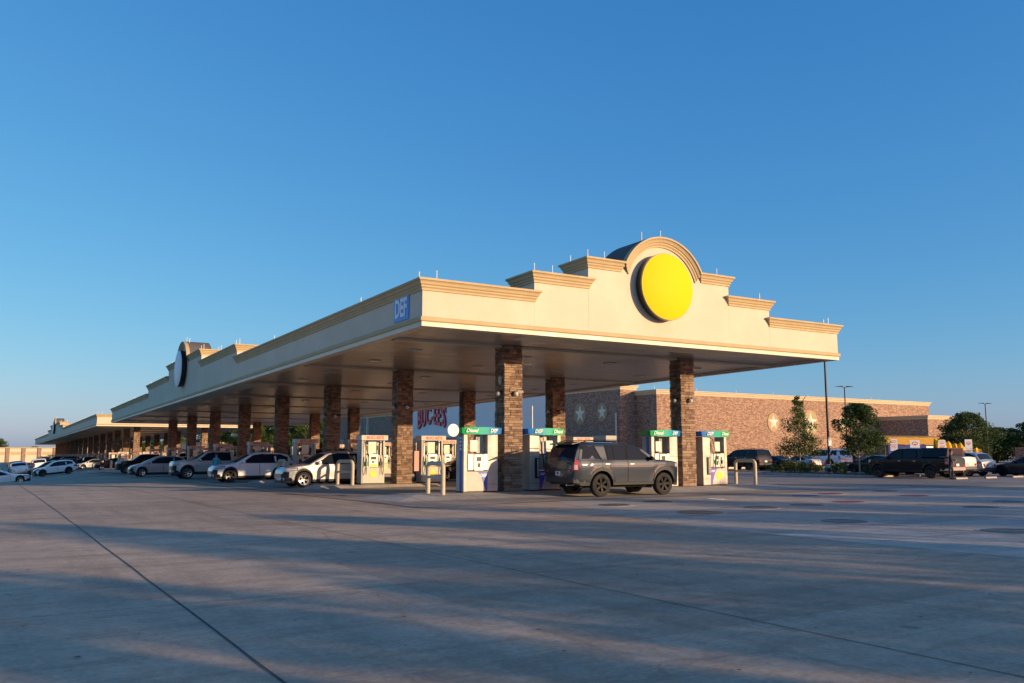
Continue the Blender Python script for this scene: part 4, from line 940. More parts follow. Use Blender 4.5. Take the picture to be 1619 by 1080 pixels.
    add('rear_bumper', rb, 'chrome' if kind == 'pickup' else 'plastic', recalc=False)
    pr = MB().box(-L / 2 - .022, -L / 2 - .006, -.16, .16, gc + .36, gc + .52); add('licence_plate', pr, 'plate')
    if kind in ('suv', 'sedan', 'crossover'):
        er = MB().box(-L / 2 - .012, -L / 2 - .004, -W * .5, W * .5, gc + .56, gc + .585); add('tailgate_strip', er, 'chrome' if kind != 'suv' else 'plastic')
    ex = MB().tube([(-L / 2 - .03, -W * .55, gc + .02), (-L / 2 + .3, -W * .55, gc + .03)], .035, 8); add('exhaust_pipe', ex, 'chrome')
    # wheels
    wd = .27 if kind in ('suv', 'pickup') else .22
    tyre = MB().lathe([(R * .62, -wd / 2 + .01), (R * .90, -wd / 2), (R * .985, -wd / 2 + .03), (R, -wd / 4), (R, wd / 4), (R * .985, wd / 2 - .03), (R * .90, wd / 2), (R * .70, wd / 2), (R * .66, wd / 2 - .03), (R * .66, -wd / 2 + .02), (R * .62, -wd / 2 + .01)], 32, 'y', cap=False).mesh('car_tyre', [M['rubber']], smooth=40)
    rim = MB(); rim.lathe([(R * .68, wd / 2 - .005), (R * .60, wd / 2 - .01), (R * .60, wd / 2 - .07)], 28, 'y', cap=False); rim.lathe([(0, wd / 2 - .03), (R * .10, wd / 2 - .03), (R * .13, wd / 2 - .05)], 12, 'y')
    ns = S['spoke']
    for k in range(ns):
        for dv in (-.12, .12):
            a = 2 * math.pi * k / ns + dv * (1 if ns < 7 else .0); ca, sa = math.cos(a), math.sin(a); w_ = R * .055
            def sp(r, v, y): return (ca * r - sa * v, y, sa * r + ca * v)
            rim.add([sp(R * .08, -w_, wd / 2 - .04), sp(R * .08, w_, wd / 2 - .04), sp(R * .62, w_, wd / 2 - .02), sp(R * .62, -w_, wd / 2 - .02), sp(R * .08, -w_, wd / 2 - .08), sp(R * .08, w_, wd / 2 - .08), sp(R * .62, w_, wd / 2 - .06), sp(R * .62, -w_, wd / 2 - .06)],
                    [(0, 1, 2, 3), (0, 4, 5, 1), (1, 5, 6, 2), (2, 6, 7, 3), (3, 7, 4, 0), (4, 7, 6, 5)])
            if ns >= 7: break
    rimm = rim.mesh('car_rim', [M[S['rimm']]], smooth=40)
    hubm = MB().lathe([(0, wd / 2 - .10), (R * .60, wd / 2 - .10)], 20, 'y').mesh('car_brake', [M['plastic']])
    CARM[kind] = dict(parts=out, tyre=tyre, rim=rimm, hub=hubm, wpos=[(L / 2 - c, sg * (W - wd / 2 - .015), R, sg) for c in sw for sg in (1, -1)])
    return CARM[kind]
SKIPLITE = {'door', 'door_gap', 'door_handle', 'mirror_arm', 'grille_bar', 'corner_vent', 'exhaust_pipe', 'sill_strip', 'clear_lens', 'tailgate_strip', 'roof_rail'}
CARPOS = []
def car(kind, col, loc, deg, label, group=None, lite=False, rimm=None, name=None, scale=1.0, steer=0):
    C_ = car_meshes(kind); x, y = loc[0], loc[1]
    nm = name or {'suv': 'large_suv', 'crossover': 'crossover_suv', 'minivan': 'compact_suv', 'sedan': 'sedan_car', 'pickup': 'pickup_truck'}[kind]
    t = thing(nm, label, {'suv': 'SUV', 'crossover': 'SUV', 'minivan': 'car', 'sedan': 'car', 'pickup': 'pickup truck'}[kind], (x, y, g(x, y) + 0.012), R_(deg), group)
    t.scale = (scale,) * 3
    a = R_(deg); dx = 1.4
    zf_, zr_ = g(x + dx * math.cos(a), y + dx * math.sin(a)), g(x - dx * math.cos(a), y - dx * math.sin(a))
    zl, zr2 = g(x - .8 * math.sin(a), y + .8 * math.cos(a)), g(x + .8 * math.sin(a), y - .8 * math.cos(a))
    t.rotation_euler = (math.atan2(zl - zr2, 1.6), -math.atan2(zf_ - zr_, 2 * dx), a)
    made = {}
    for i, (nme, me, painted, par) in enumerate(C_['parts']):
        if lite and nme in SKIPLITE: continue
        p = made.get(par, t) if par is not None else t
        o = obj(nme, me, p); made[i] = o
        if painted: o.material_slots[0].link = 'OBJECT'; o.material_slots[0].material = PAINT[col]
    for (wx, wy, wz, sg) in C_['wpos']:
        o = obj('wheel', C_['tyre'], t); o.location = (wx, wy, wz); o.rotation_euler = (0, random.uniform(0, 6), (math.pi if sg < 0 else 0) + (R_(steer) if wx > 0 else 0))
        r = obj('rim', C_['rim'], o)
        if rimm: r.material_slots[0].link = 'OBJECT'; r.material_slots[0].material = M[rimm]
        if not lite: obj('brake_disc', C_['hub'], o)
    return t
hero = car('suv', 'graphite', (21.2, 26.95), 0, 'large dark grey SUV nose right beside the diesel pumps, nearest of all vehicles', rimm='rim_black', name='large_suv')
# black rear roof spoiler, wrap round rear glass and plate print on the near SUV
S_ = SPEC['suv']; L_ = S_['L']
MB().prism([(-L_ / 2 + .12, 1.94), (-L_ / 2 + .62, 2.03), (-L_ / 2 + .62, 2.055), (-L_ / 2 + .12, 1.985)], -.74, .74, 'y').build('roof_spoiler', M['black'], hero)
MB().box(-L_ / 2 - .028, -L_ / 2 - .023, -.06, .08, .83, .93).build('plate_print', M['plate_red'], hero)
cars = [
 ('crossover', 'silver', (14.75, 41.95), 181, 'silver crossover with its nose out left behind the sunlit white fuel pump', 0, 'chrome'),
 ('crossover', 'white', (13.75, 52.2), 180, 'white crossover with dark trim, nose left, at the third pump row', 0, 'rim_dark'),
 ('pickup', 'silver', (13.9, 62.7), 180, 'silver pickup truck with a black grille, nose left, at the fourth pump row', 0, 'chrome'),
 ('minivan', 'pewter', (11.9, 73.0), 180, 'grey green compact car in front of the silver pickup, at the fifth pump row', 0, 'chrome'),
 ('pickup', 'black', (14.2, 93.7), 180, 'black pickup truck deep under the canopy left of the grey green compact car', 1, None),
 ('crossover', 'darkred', (15.9, 135.7), 180, 'dark red crossover at the near end of the far canopy', 1, None),
 ('minivan', 'silver', (14.4, 146.2), 180, 'small silver car left of the dark red crossover under the far canopy', 1, None),
 ('sedan', 'white', (1.75, 97.2), 2, 'white sedan at the left edge of the photo, nose right', 0, 'chrome'),
 ('crossover', 'white', (7.5, 115.6), 181, 'white crossover behind the white sedan at far left', 0, 'rim_dark'),
 ('crossover', 'charcoal', (7.2, 123.5), 180, 'dark grey crossover whose roof shows above the white crossover at far left', 1, None),
 ('pickup', 'white', (4.3, 133.5), 92, 'white pickup seen from behind near the red stop sign', 1, None),
 ('pickup', 'charcoal', (1.0, 140.5), 92, 'dark pickup seen from behind left of the white pickup at far left', 1, None),
 ('sedan', 'blue', (-3.3, 131.5), 100, 'dark blue car cut off by the left edge of the photo', 1, None),
 ('crossover', 'copper_black', (31.3, 59.4), 214, 'black and copper crossover beyond the second stone column, nose towards the camera', 0, 'chrome'),
 ('sedan', 'black', (15.9, 58.2), 180, 'black sedan between the white crossover and the silver pickup', 1, None),
 ('suv', 'black', (19.8, 57.7), 180, 'black SUV under the canopy above the hood of the silver crossover', 1, None),
 ('suv', 'black', (62.0, 58.9), 90, 'black SUV parked right of the rightmost diesel pump, seen from its rear corner', 0, 'rim_dark'),
 ('sedan', 'charcoal', (65.4, 58.6), 90, 'dark sedan with sunlit tail parked beside the black SUV', 0, 'chrome'),
 ('sedan', 'pewter', (69.0, 58.4), 90, 'silver sedan behind the thin young tree in the lot', 0, 'chrome'),
 ('suv', 'white', (72.9, 58.4), 90, 'white SUV behind the tall lamp pole in the right lot', 0, 'chrome'),
 ('minivan', 'black', (78.4, 60.0), 90, 'small black car right of the white SUV behind the planter', 1, None),
 ('sedan', 'black', (59.5, 42.8), 90, 'black car behind the dense young tree in the right lot', 0, 'rim_dark'),
 ('pickup', 'black', (51.7, 34.4), 90, 'big black pickup with a glazed bed cap at the end of the planter', 0, 'rim_dark'),
 ('pickup', 'silver', (55.5, 35.9), 90, 'silver pickup seen from behind beside the standing person', 0, 'chrome'),
 ('crossover', 'pewter', (58.4, 35.6), 90, 'grey hatchback right of the silver pickup, seen from behind', 0, 'chrome'),
 ('suv', 'white', (86, 52.5), 90, 'white SUV further back among the parked cars at right', 0, 'chrome'),
 ('sedan', 'charcoal', (60.4, 31.6), 90, 'dark sedan at the right edge of the photo', 0, 'rim_dark'),
 ('crossover', 'grey', (97, 58), 90, 'small grey car far back at the right beside the annex', 1, None),
]
for k, c, p, d, lb, lite, rm in cars: car(k, c, p, d, lb, None, bool(lite), rm, scale=1.05 if (k == 'crossover' and p[0] < 16 and p[1] < 60) else 1.0)
# more vehicles deeper in, mostly dark shapes between the columns
rc = random.Random(5)
fill = [(19.0, 73.0, 180, 'sedan', 'black'), (27.5, 73.2, 0, 'crossover', 'charcoal'), (20.2, 83.5, 180, 'pickup', 'black'), (15.6, 83.6, 180, 'minivan', 'charcoal'), (30.0, 83.0, 180, 'crossover', 'grey'), (19.5, 94.0, 0, 'suv', 'black'), (28.6, 94.2, 180, 'sedan', 'darkred'),
        (15.2, 104.6, 180, 'crossover', 'black'), (21.0, 104.5, 180, 'sedan', 'silver'), (25.2, 47.3, 180, 'sedan', 'black'), (30.2, 47.6, 0, 'minivan', 'charcoal'), (20.6, 66.2, 180, 'crossover', 'grey')]
for i, (x_, y_, d_, k_, c_) in enumerate(fill):
    car(k_, c_, (x_, y_), d_, ('%s %s in the shade under the near canopy, %s' % (c_.replace('darkred', 'dark red').replace('charcoal', 'dark grey'), {'suv': 'SUV', 'crossover': 'crossover', 'minivan': 'compact car', 'sedan': 'sedan', 'pickup': 'pickup'}[k_], ['fifth row, middle', 'fifth row, right side', 'sixth row, middle', 'sixth row, left side', 'sixth row, right side', 'seventh row, middle', 'seventh row, right side', 'eighth row, left side', 'eighth row, middle', 'third row, right middle', 'third row, far right', 'between fourth and fifth rows'][i])), None, True)
for r in range(0, 14):
    for (dx, pr) in ((14.2, .85), (18.9, .6), (25.5, .35)):
        if rc.random() < pr and not (r in (0, 1) and dx == 14.2):
            car(rc.choice(['sedan', 'crossover', 'minivan', 'pickup', 'suv']), rc.choice(['black', 'charcoal', 'grey', 'silver', 'white', 'charcoal', 'black']), (dx + rc.uniform(-1, 1), ROW2[r] + 2.4), rc.choice([180, 180, 0]), 'vehicle seen tiny in the shade under the far canopy', 'vehicles under the far canopy', True)
for i in range(7):
    car(rc.choice(['sedan', 'crossover', 'suv']), rc.choice(['charcoal', 'grey', 'silver', 'white', 'black']), (-10 + i * 2.9, 150 + rc.uniform(-1, 1)), 90, 'parked vehicle in the distant row at far left', 'vehicles in the distant row at far left', True)
for i in range(9):
    car(rc.choice(['sedan', 'crossover', 'suv', 'pickup']), rc.choice(['charcoal', 'grey', 'silver', 'white', 'black']), (-30 + i * 3.2, 190 + rc.uniform(-1, 1)), 90, 'parked vehicle in the distant row at far left', 'vehicles in the distant row at far left', True)
# glazed cap on the black pickup
pk = [o for o in bpy.data.objects if o.get('label', '').startswith('big black pickup')][0]
mb = MB(); mb.prism([(-.98, 1.34), (.98, 1.34), (.80, 1.90), (-.80, 1.90)], -2.86, -1.05, 'x'); cap = mb.build('bed_cap', PAINT['black'], pk)
for sg in (-1, 1):
    MB().poly([(-2.72, sg * .975, 1.40), (-1.25, sg * .975, 1.40), (-1.25, sg * .842, 1.83), (-2.62, sg * .842, 1.83)]).build('cap_window', M['glass'], cap, recalc=False)
MB().box(-2.872, -2.864, -.68, .68, 1.42, 1.84).build('cap_window', M['glass'], cap)

# ------------------------------------------------------------------ trees and plants
def leaf_blob(mb, c, r, n, size, rnd):
    for _ in range(n):
        while True:
            p = Vector((rnd.uniform(-1, 1), rnd.uniform(-1, 1), rnd.uniform(-1, 1)))
            if .25 < p.length < 1: break
        p = Vector((c[0] + p.x * r[0], c[1] + p.y * r[1], c[2] + p.z * r[2])); s = size * rnd.uniform(.6, 1.3)
        a = Vector((rnd.gauss(0, 1), rnd.gauss(0, 1), rnd.gauss(0, 1))).normalized(); b = a.orthogonal().normalized(); b.rotate(Matrix.Rotation(rnd.uniform(0, 6.28), 3, a)); d = a.cross(b)
        mb.add([p - b * s * .5, p - d * s * .28 + a * s * .06, p + b * s * .5, p + d * s * .28 + a * s * .06], [(0, 1, 2, 3)])
def tree_parts(h, w, base, shape, n, leaf, seed, trunk_r=.06, clumps=60, bend=.1, bias=.9):
    """returns trunk MB and crown MB. shape(t) gives relative radius at relative crown height t"""
    rnd = random.Random(seed); tr = MB(); cr = MB()
    top = [(rnd.uniform(-bend, bend) * (i / 6), rnd.uniform(-bend, bend) * (i / 6), h * .93 * i / 6) for i in range(7)]
    tr.tube(top, [trunk_r * (1 - .8 * i / 6) for i in range(7)], 8)
    ctr = []
    for k in range(clumps):
        t = rnd.uniform(0, 1) ** bias; z = base + (h - base) * t; R0 = w / 2 * shape(t); a = rnd.uniform(0, 6.283); rr_ = R0 * math.sqrt(rnd.uniform(.02, 1)) * rnd.uniform(.7, 1.08)
        c = (math.cos(a) * rr_, math.sin(a) * rr_, z); ctr.append((c, t))
    for c, t in ctr:
        cl = w * rnd.uniform(.08, .16) * (.35 + .65 * min(1, shape(t) * 1.3))
        leaf_blob(cr, c, (cl, cl, cl * .75), int(n / clumps * rnd.uniform(.5, 1.5)), leaf, rnd)
    for k in range(0, len(ctr), 3):
        c, t = ctr[k]; z0 = max(base * .8, c[2] - (.35 + rnd.random() * .5) * math.hypot(c[0], c[1]) - .1)
        tr.tube([(0, 0, z0), (c[0] * .5, c[1] * .5, (z0 + c[2]) / 2 + .05), (c[0], c[1], c[2])], [trunk_r * .35, trunk_r * .22, trunk_r * .1], 5)
    return tr, cr
def tree(name, label, loc, h, w, base, shape, n, leaf, seed, group=None, lm='leaf', bm_='bark', **kw):
    t = thing(name, label, 'tree', loc, 0, group); tr, cr = tree_parts(h, w, base, shape, n, leaf, seed, **kw)
    tr.build('trunk', M[bm_], t, smooth=50); cr.build('crown', M[lm], t, recalc=False); return t
cone = lambda t: (1 - t) ** 1.25 * (0.7 + .3 * min(1, t * 6)) + .02
egg = lambda t: math.sin(math.pi * min(1, max(0, .12 + t * .80))) ** .7
ball = lambda t: math.sqrt(max(.05, 1 - (2 * t - .75) ** 2 * .62))
tree('young_tree', 'thin airy young tree with a pointed top at the left end of the planter', (53.0, 44.7, g(50, 42)), 6.0, 4.7, 1.55, cone, 7600, .13, 3, lm='leaf2', bm_='bark_pale', trunk_r=.05, clumps=110, bias=1.9)
tree('young_tree', 'dense dark round young tree in the planter right of the tall lamp pole', (53.0, 39.5, g(50, 37)), 5.0, 3.5, 1.5, ball, 15000, .14, 4, bm_='bark_pale', trunk_r=.06, clumps=150)
tree('parking_lot_tree', 'dark spreading tree behind the parked cars in front of the low annex', (72.8, 43.3, g(72, 43)), 4.9, 4.9, 1.2, ball, 16000, .16, 8, trunk_r=.1, clumps=150)
oaks = [(140, 84, 7.0, 11), (148, 83, 8.2, 12), (152, 78, 9.6, 12), (158, 76, 9.8, 13), (164, 74, 9.2, 12), (150, 90, 8.0, 12), (170, 76, 9.6, 12), (134, 86, 6.0, 9), (176, 74, 9, 12), (128, 90, 5.6, 9), (160, 92, 8, 12), (184, 80, 9, 13)]
tr0 = []
for i in range(3):
    a, b = tree_parts(8, 10, 1.0, egg, 15000, .34, 20 + i, trunk_r=.22, clumps=80); tr0.append((a.mesh('oak_trunk', M['bark'], smooth=50), b.mesh('oak_crown', M['leaf'], recalc=False), b.mesh('bright_crown', M['leaf2'], recalc=False)))
def oak(label, x, y, h, w, i, group, bright=False, name='oak_tree'):
    t = thing(name, label, 'tree', (x, y, g(x, y)), i * 1.7, group); t.scale = (w / 10, w / 10, h / 8)
    obj('trunk', tr0[i % 3][0], t); obj('crown', tr0[i % 3][2 if bright else 1], t); return t
for i, (x_, y_, h_, w_) in enumerate(oaks): oak('dark round oak in the wood beyond the lot at the right edge', x_, y_, h_ * .70, w_, i, 'oaks beyond the lot at right')
for i in range(11): oak('sunlit tree seen between the columns beyond the left end of the store', 44 + i * 4.6 + rc.uniform(-1, 1), 186 - i * 1.6 + rc.uniform(-4, 4), 9.6 + rc.uniform(-1, 1.2), 9.5, i, 'trees between the canopy and the store', True)
for i in range(16): oak('low tree on the skyline above the cream building at far left', -40 + i * 6.2 + rc.uniform(-1, 1), 356 + rc.uniform(-3, 6), (7.6 if i in (6, 7) else 5.2) + rc.uniform(-.6, .8), 12, i, 'trees on the far left skyline', i % 2 == 0)
for i in range(10): oak('tree behind the far end of the far canopy', 40 + i * 8, 300 + rc.uniform(-6, 6), 8 + rc.uniform(-1, 2), 12, i, 'trees beyond the far canopy', i % 2 == 0)
# trees behind the camera towards the sun, whose shadows streak the concrete
A_, B_ = Vector((0.532, -0.847)), Vector((0.847, 0.532))
i = 0
a_, b_ = tree_parts(8, 10, 1.6, egg, 5200, .42, 33, trunk_r=.22, clumps=52); sp_ = (a_.mesh('street_trunk', M['bark'], smooth=50), b_.mesh('street_crown', M['leaf'], recalc=False))
for l_, s_, h_, w_ in [(-12, 36, 10, 7), (-5, 33, 9.0, 6), (1, 36, 10, 5.5), (6.5, 33, 9.2, 6), (12.5, 36, 9.6, 6), (18, 31, 8.0, 6), (23.5, 35, 8.6, 6), (29, 31, 7.4, 6), (34.5, 34, 7.3, 6), (41, 34, 7.5, 7), (10, 25, 5.6, 5), (25, 24, 5.2, 5), (46, 30, 7, 7)]:
    p = A_ * s_ + B_ * l_; i += 1
    t = thing('street_tree', 'street tree behind the camera that throws a long shadow over the concrete', 'tree', (p.x, p.y, g(p.x, p.y)), i * 1.7, 'street trees behind the camera'); t.scale = (w_ / 10, w_ / 10, h_ / 8)
    obj('trunk', sp_[0], t); obj('crown', sp_[1], t)
t = thing('lamp_pole', 'lamp post behind the camera whose thin shadow crosses the concrete', 'lamp post', (18.4, -19.2, g(18, -19))); MB().tube([(0, 0, 0), (0, 0, 10)], [.15, .11], 10).build('pole', M['black'], t)
MB().box(-.5, .5, -.12, .12, 10, 10.1).build('lamp_head', M['black'], t)
# planter
def plan_sheet(name, pts, z0, z1, m):
    mb = MB(); mb.prism(pts, z0, z1, 'z'); return tag(mb.build(name, M[m]), kind='structure')
def rrect(x0, x1, y0, y1, r, n=6):
    o = []
    for cx_, cy_, a0 in ((x1 - r, y1 - r, 0), (x0 + r, y1 - r, 90), (x0 + r, y0 + r, 180), (x1 - r, y0 + r, 270)):
        o += [(cx_ + r * math.cos(R_(a0 + 90 * i / n)), cy_ + r * math.sin(R_(a0 + 90 * i / n))) for i in range(n + 1)]
    return o
plan_sheet('planter_kerb', rrect(50.8, 56.2, 36.4, 47.6, 1.2), -.6, -.06, 'kerb')
plan_sheet('planter_bed', rrect(50.96, 56.04, 36.56, 47.44, 1.1), -.59, -.045, 'mulch')
def shrub_mesh(seed, lm):
    rnd = random.Random(seed); cr = MB()
    for k in range(14): leaf_blob(cr, (rnd.uniform(-.45, .45), rnd.uniform(-.45, .45), rnd.uniform(.15, .55)), (.2, .2, .16), 34, .11, rnd)
    st_ = MB()
    for k in range(5): st_.tube([(0, 0, 0), (rnd.uniform(-.35, .35), rnd.uniform(-.35, .35), .5)], .012, 5)
    return cr.mesh('shrub_leaves', M[lm], recalc=False), st_.mesh('shrub_stem', M['bark'])
sm = [shrub_mesh(1, 'leaf'), shrub_mesh(2, 'leaf2'), shrub_mesh(3, 'leaf')]
for i, (x_, y_) in enumerate([(48.9, 44.3), (49.2, 43.3), (48.8, 42.5), (49.3, 41.7), (48.9, 41.0), (49.8, 44.0), (49.2, 38.9), (49.0, 37.9), (49.2, 36.2), (48.8, 35.5), (49.3, 35.0), (50.3, 35.1), (50.6, 41.5), (50.9, 43.8)]):
    t = thing('low_shrub', ['low shrub at the far left end of the planter', 'low shrub at the left end of the planter, second in', 'shrub just left of the thin young tree trunk', 'shrub in front of the thin young tree trunk', 'shrub between the thin young tree and the lamp pole base', 'shrub furthest back at the left end of the planter', 'shrub just right of the lamp pole base', 'shrub between the lamp pole base and the dense young tree', 'shrub just right of the dense young tree trunk', 'shrub near the right end of the planter kerb', 'shrub at the right end of the planter by the black pickup', 'shrub behind the others at the right end of the planter', 'shrub behind the lamp pole base', 'shrub behind the thin young tree'][i], 'shrub', (x_ + 2.9, y_ + 2.1, -.05), i * 1.3, 'shrubs in the planter'); t.scale = (1.0 + .3 * math.sin(i * 2.1),) * 3
    obj('foliage', sm[i % 3][0], t); obj('stem', sm[i % 3][1], t)
# wheel stops
for i, (x_, lb) in enumerate([(51.2, 'pale concrete wheel stop under the nose of the black pickup side of the bays'), (54.4, 'pale concrete wheel stop by the standing person'), (57.5, 'pale concrete wheel stop in the bay of the grey hatchback')]):
    mb = MB(); mb.prism([(-.08, 0), (.08, 0), (.05, .095), (-.05, .095)], -.6, .6, 'x'); o = mb.build('wheel_stop', M['kerb']); o.location = (x_, 31.0, g(x_, 31.0) + .006); tag(o, lb, 'wheel stop', 'wheel stops at the parking bays')

# ------------------------------------------------------------------ lamp poles and signs
def lamp(label, x, y, h, heads, base=True):
    t = thing('lamp_pole', label, 'lamp post', (x, y, g(x, y)), 0, 'parking lot lamp posts')
    MB().tube([(0, 0, .7), (0, 0, h)], [.10, .07], 10).build('pole', M['black'], t, smooth=40)
    if base: MB().lathe([(.36, -.2), (.36, .74), (.33, .78), (0, .78)], 24).build('concrete_base', M['kerb'], t, smooth=40)
    for dx, dy in heads:
        ln = math.hypot(dx, dy); ux, uy = dx / ln, dy / ln; arm = MB().tube([(0, 0, h - .06), (ux * .35, uy * .35, h + .02)], .035, 6); a = arm.build('arm', M['black'], t)
        hd = MB(); px_, py_ = -uy, ux; P = []
        for s_, w_, th in ((.3, .12, .10), (.45, .20, .10), (1.0, .19, .05), (1.15, .10, .03)): P.append([(ux * s_ + px_ * w_, uy * s_ + py_ * w_, h + .02), (ux * s_ - px_ * w_, uy * s_ - py_ * w_, h + .02), (ux * s_ - px_ * w_ * .7, uy * s_ - py_ * w_ * .7, h + .02 + th), (ux * s_ + px_ * w_ * .7, uy * s_ + py_ * w_ * .7, h + .02 + th), (ux * s_ + px_ * w_, uy * s_ + py_ * w_, h + .02)])
        hd.grid(P); hd.poly(P[0][:4]); hd.poly(P[-1][:4]); hd.build('lamp_head', M['black'], t)
    return t
l1 = lamp('tallest black lamp pole on a concrete base in the planter, its top behind the canopy', 53.2, 42.2, 10.3, [(1, 0), (-1, 0)])
MB().box(-.16, .16, -.13, -.105, 2.1, 2.75).build('notice_plate', M['plate'], l1)
lamp('black lamp pole with a flat head rising behind the dense young tree', 85.2, 65.0, 9.3, [(1, -.3), (-.5, .15)])
lamp('black lamp pole furthest right beyond the parked cars', 128.0, 73.0, 9.0, [(-1, .3), (.4, -.1)])
t = thing('white_pole', 'thin white pole rising behind the white pump above the dark grey SUV', 'pole', (30.6, 47.5, g(30, 47)), 0); MB().tube([(0, 0, 0), (0, 0, 4.75)], .05, 8).build('pole', M['rod'], t, smooth=40); MB().box(-.15, .15, -.15, .15, 0, .02).build('foot_plate', M['rod'], t)
def post_sign(label, x, y, h, w, hh, rows, arrow=False, small=None, rz=0):
    t = thing('parking_sign', label, 'sign', (x, y, g(x, y)), rz, 'parking signs on posts'); MB().tube([(0, .02, 0), (0, .02, h - .02)], .03, 8).build('post', M['rod'], t)
    pn = MB().box(-w / 2, w / 2, -.03, -.012, h - hh, h).build('sign_panel', M['white'], t)
    if arrow:
        mb = MB(); n = 10; ro, ri = w * .33, w * .25
        P = [[(math.cos(a) * ro, -.034, h - hh * .52 + math.sin(a) * ro), (math.cos(a) * ri, -.034, h - hh * .52 + math.sin(a) * ri)] for a in [math.pi * i_ / n for i_ in range(n + 1)]]; mb.grid(P); mb.box(-w * .16, w * .16, -.036, -.031, h - hh * .62, h - hh * .46); mb.build('red_emblem', M['redp'], pn)
    else:
        for i_, z_ in enumerate(rows): MB().box(-w * .36, w * .36 - (i_ % 2) * w * .1, -.036, -.031, h - hh * z_ - .02, h - hh * z_ + .02).build('print_line', M['redp'], pn)
    if small: MB().box(-w / 2, w / 2, -.03, -.012, h - hh - small - .02, h - hh - .02).build('lower_plate', M['plate'], t)
    return t
post_sign('white and red upright parking sign left of the black pickup', 56.6, 39.2, 2.6, .50, .85, (.15, .28, .5, .62, .75), rz=R_(-38))
post_sign('square white sign with a red emblem above the cab of the black pickup', 57.0, 37.8, 2.5, .66, .60, (), True, rz=R_(-38))
post_sign('white and red upright sign above the bed of the black pickup', 58.7, 36.8, 2.5, .48, .85, (.15, .28, .5, .62, .75), rz=R_(-38))
post_sign('tall white sign with a red emblem and a small lower plate, furthest right', 60.3, 35.8, 2.55, .5, .62, (), True, .26, rz=R_(-38))
t = thing('stop_sign', 'red octagonal stop sign between the white sedan and the white pickup at far left', 'sign', (4.9, 113, g(5, 113)), R_(-18))
mb = MB(); mb.prism([(.30 * math.cos(R_(22.5 + 45 * k)), 1.45 + .30 * math.sin(R_(22.5 + 45 * k))) for k in range(8)], -.03, -.01, 'y'); mb.build('sign_panel', M['redp'], t)
x = text_mb('STOP', .21, .003, .006); x.v = [(p[0], p[1] - .034, p[2] + 1.45) for p in x.v]; x.build('lettering', M['white'], t); MB().tube([(0, .02, 0), (0, .02, 1.7)], .03, 6).build('post', M['rod'], t)
# ochre awning tent with dark blue skirt and bright yellow draped stall at the annex
t = thing('vendor_tent', 'ochre awning over a dark blue banner in front of the low annex', 'tent', (76.5, 51.5, g(79, 50)), R_(-8)); t.scale = (1.25, 1, .98)
mb = MB(); n = 16; mb.grid([[(-3.4 + 6.8 * i_ / n, -1.2, 3.15 + .02 * math.sin(i_ * 1.9)), (-3.4 + 6.8 * i_ / n, -1.35, 2.45 + .05 * math.sin(i_ * 2.3)), ] for i_ in range(n + 1)]); mb.grid([[(-3.4 + 6.8 * i_ / n, -1.2, 3.15), (-3.4 + 6.8 * i_ / n, 1.2, 3.35)] for i_ in range(n + 1)]); mb.build('awning', M['ochre_cloth'], t)
MB().box(-3.0, 3.2, -1.15, -1.08, 1.3, 2.42).build('banner', M['blue_cloth'], t); MB().box(.9, 2.1, -1.19, -1.16, 1.75, 2.3).build('banner_panel', M['plate'], t)
for px_ in (-3.3, 3.3):
    for py_ in (-1.1, 1.1): MB().tube([(px_, py_, 0), (px_, py_, 3.15)], .04, 6).build('post', M['black'], t)
t = thing('yellow_stall', 'bright yellow crumpled stall cover beside the dark spreading tree', 'stall', (66.9, 40.6, g(67, 40)), R_(-35)); mb = MB(); rnd = random.Random(9); P = []
for i_ in range(17):
    u = i_ / 16; ht = 2.75 - .85 * u + rnd.uniform(-.2, .2); P.append([(-1.8 + 3.6 * u, -.5 + rnd.uniform(-.1, .1), .3), (-1.8 + 3.6 * u, -.42 + rnd.uniform(-.12, .12), ht * .6), (-1.8 + 3.6 * u, rnd.uniform(-.15, .15), ht), (-1.8 + 3.6 * u, .45, ht * .6), (-1.8 + 3.6 * u, .5, .3)])
mb.grid(P); mb.build('cover', M['yellow_cloth'], t, recalc=False); MB().box(-1.7, 1.7, -.4, .4, 0, 1.0).build('stand', M['plastic'], t)

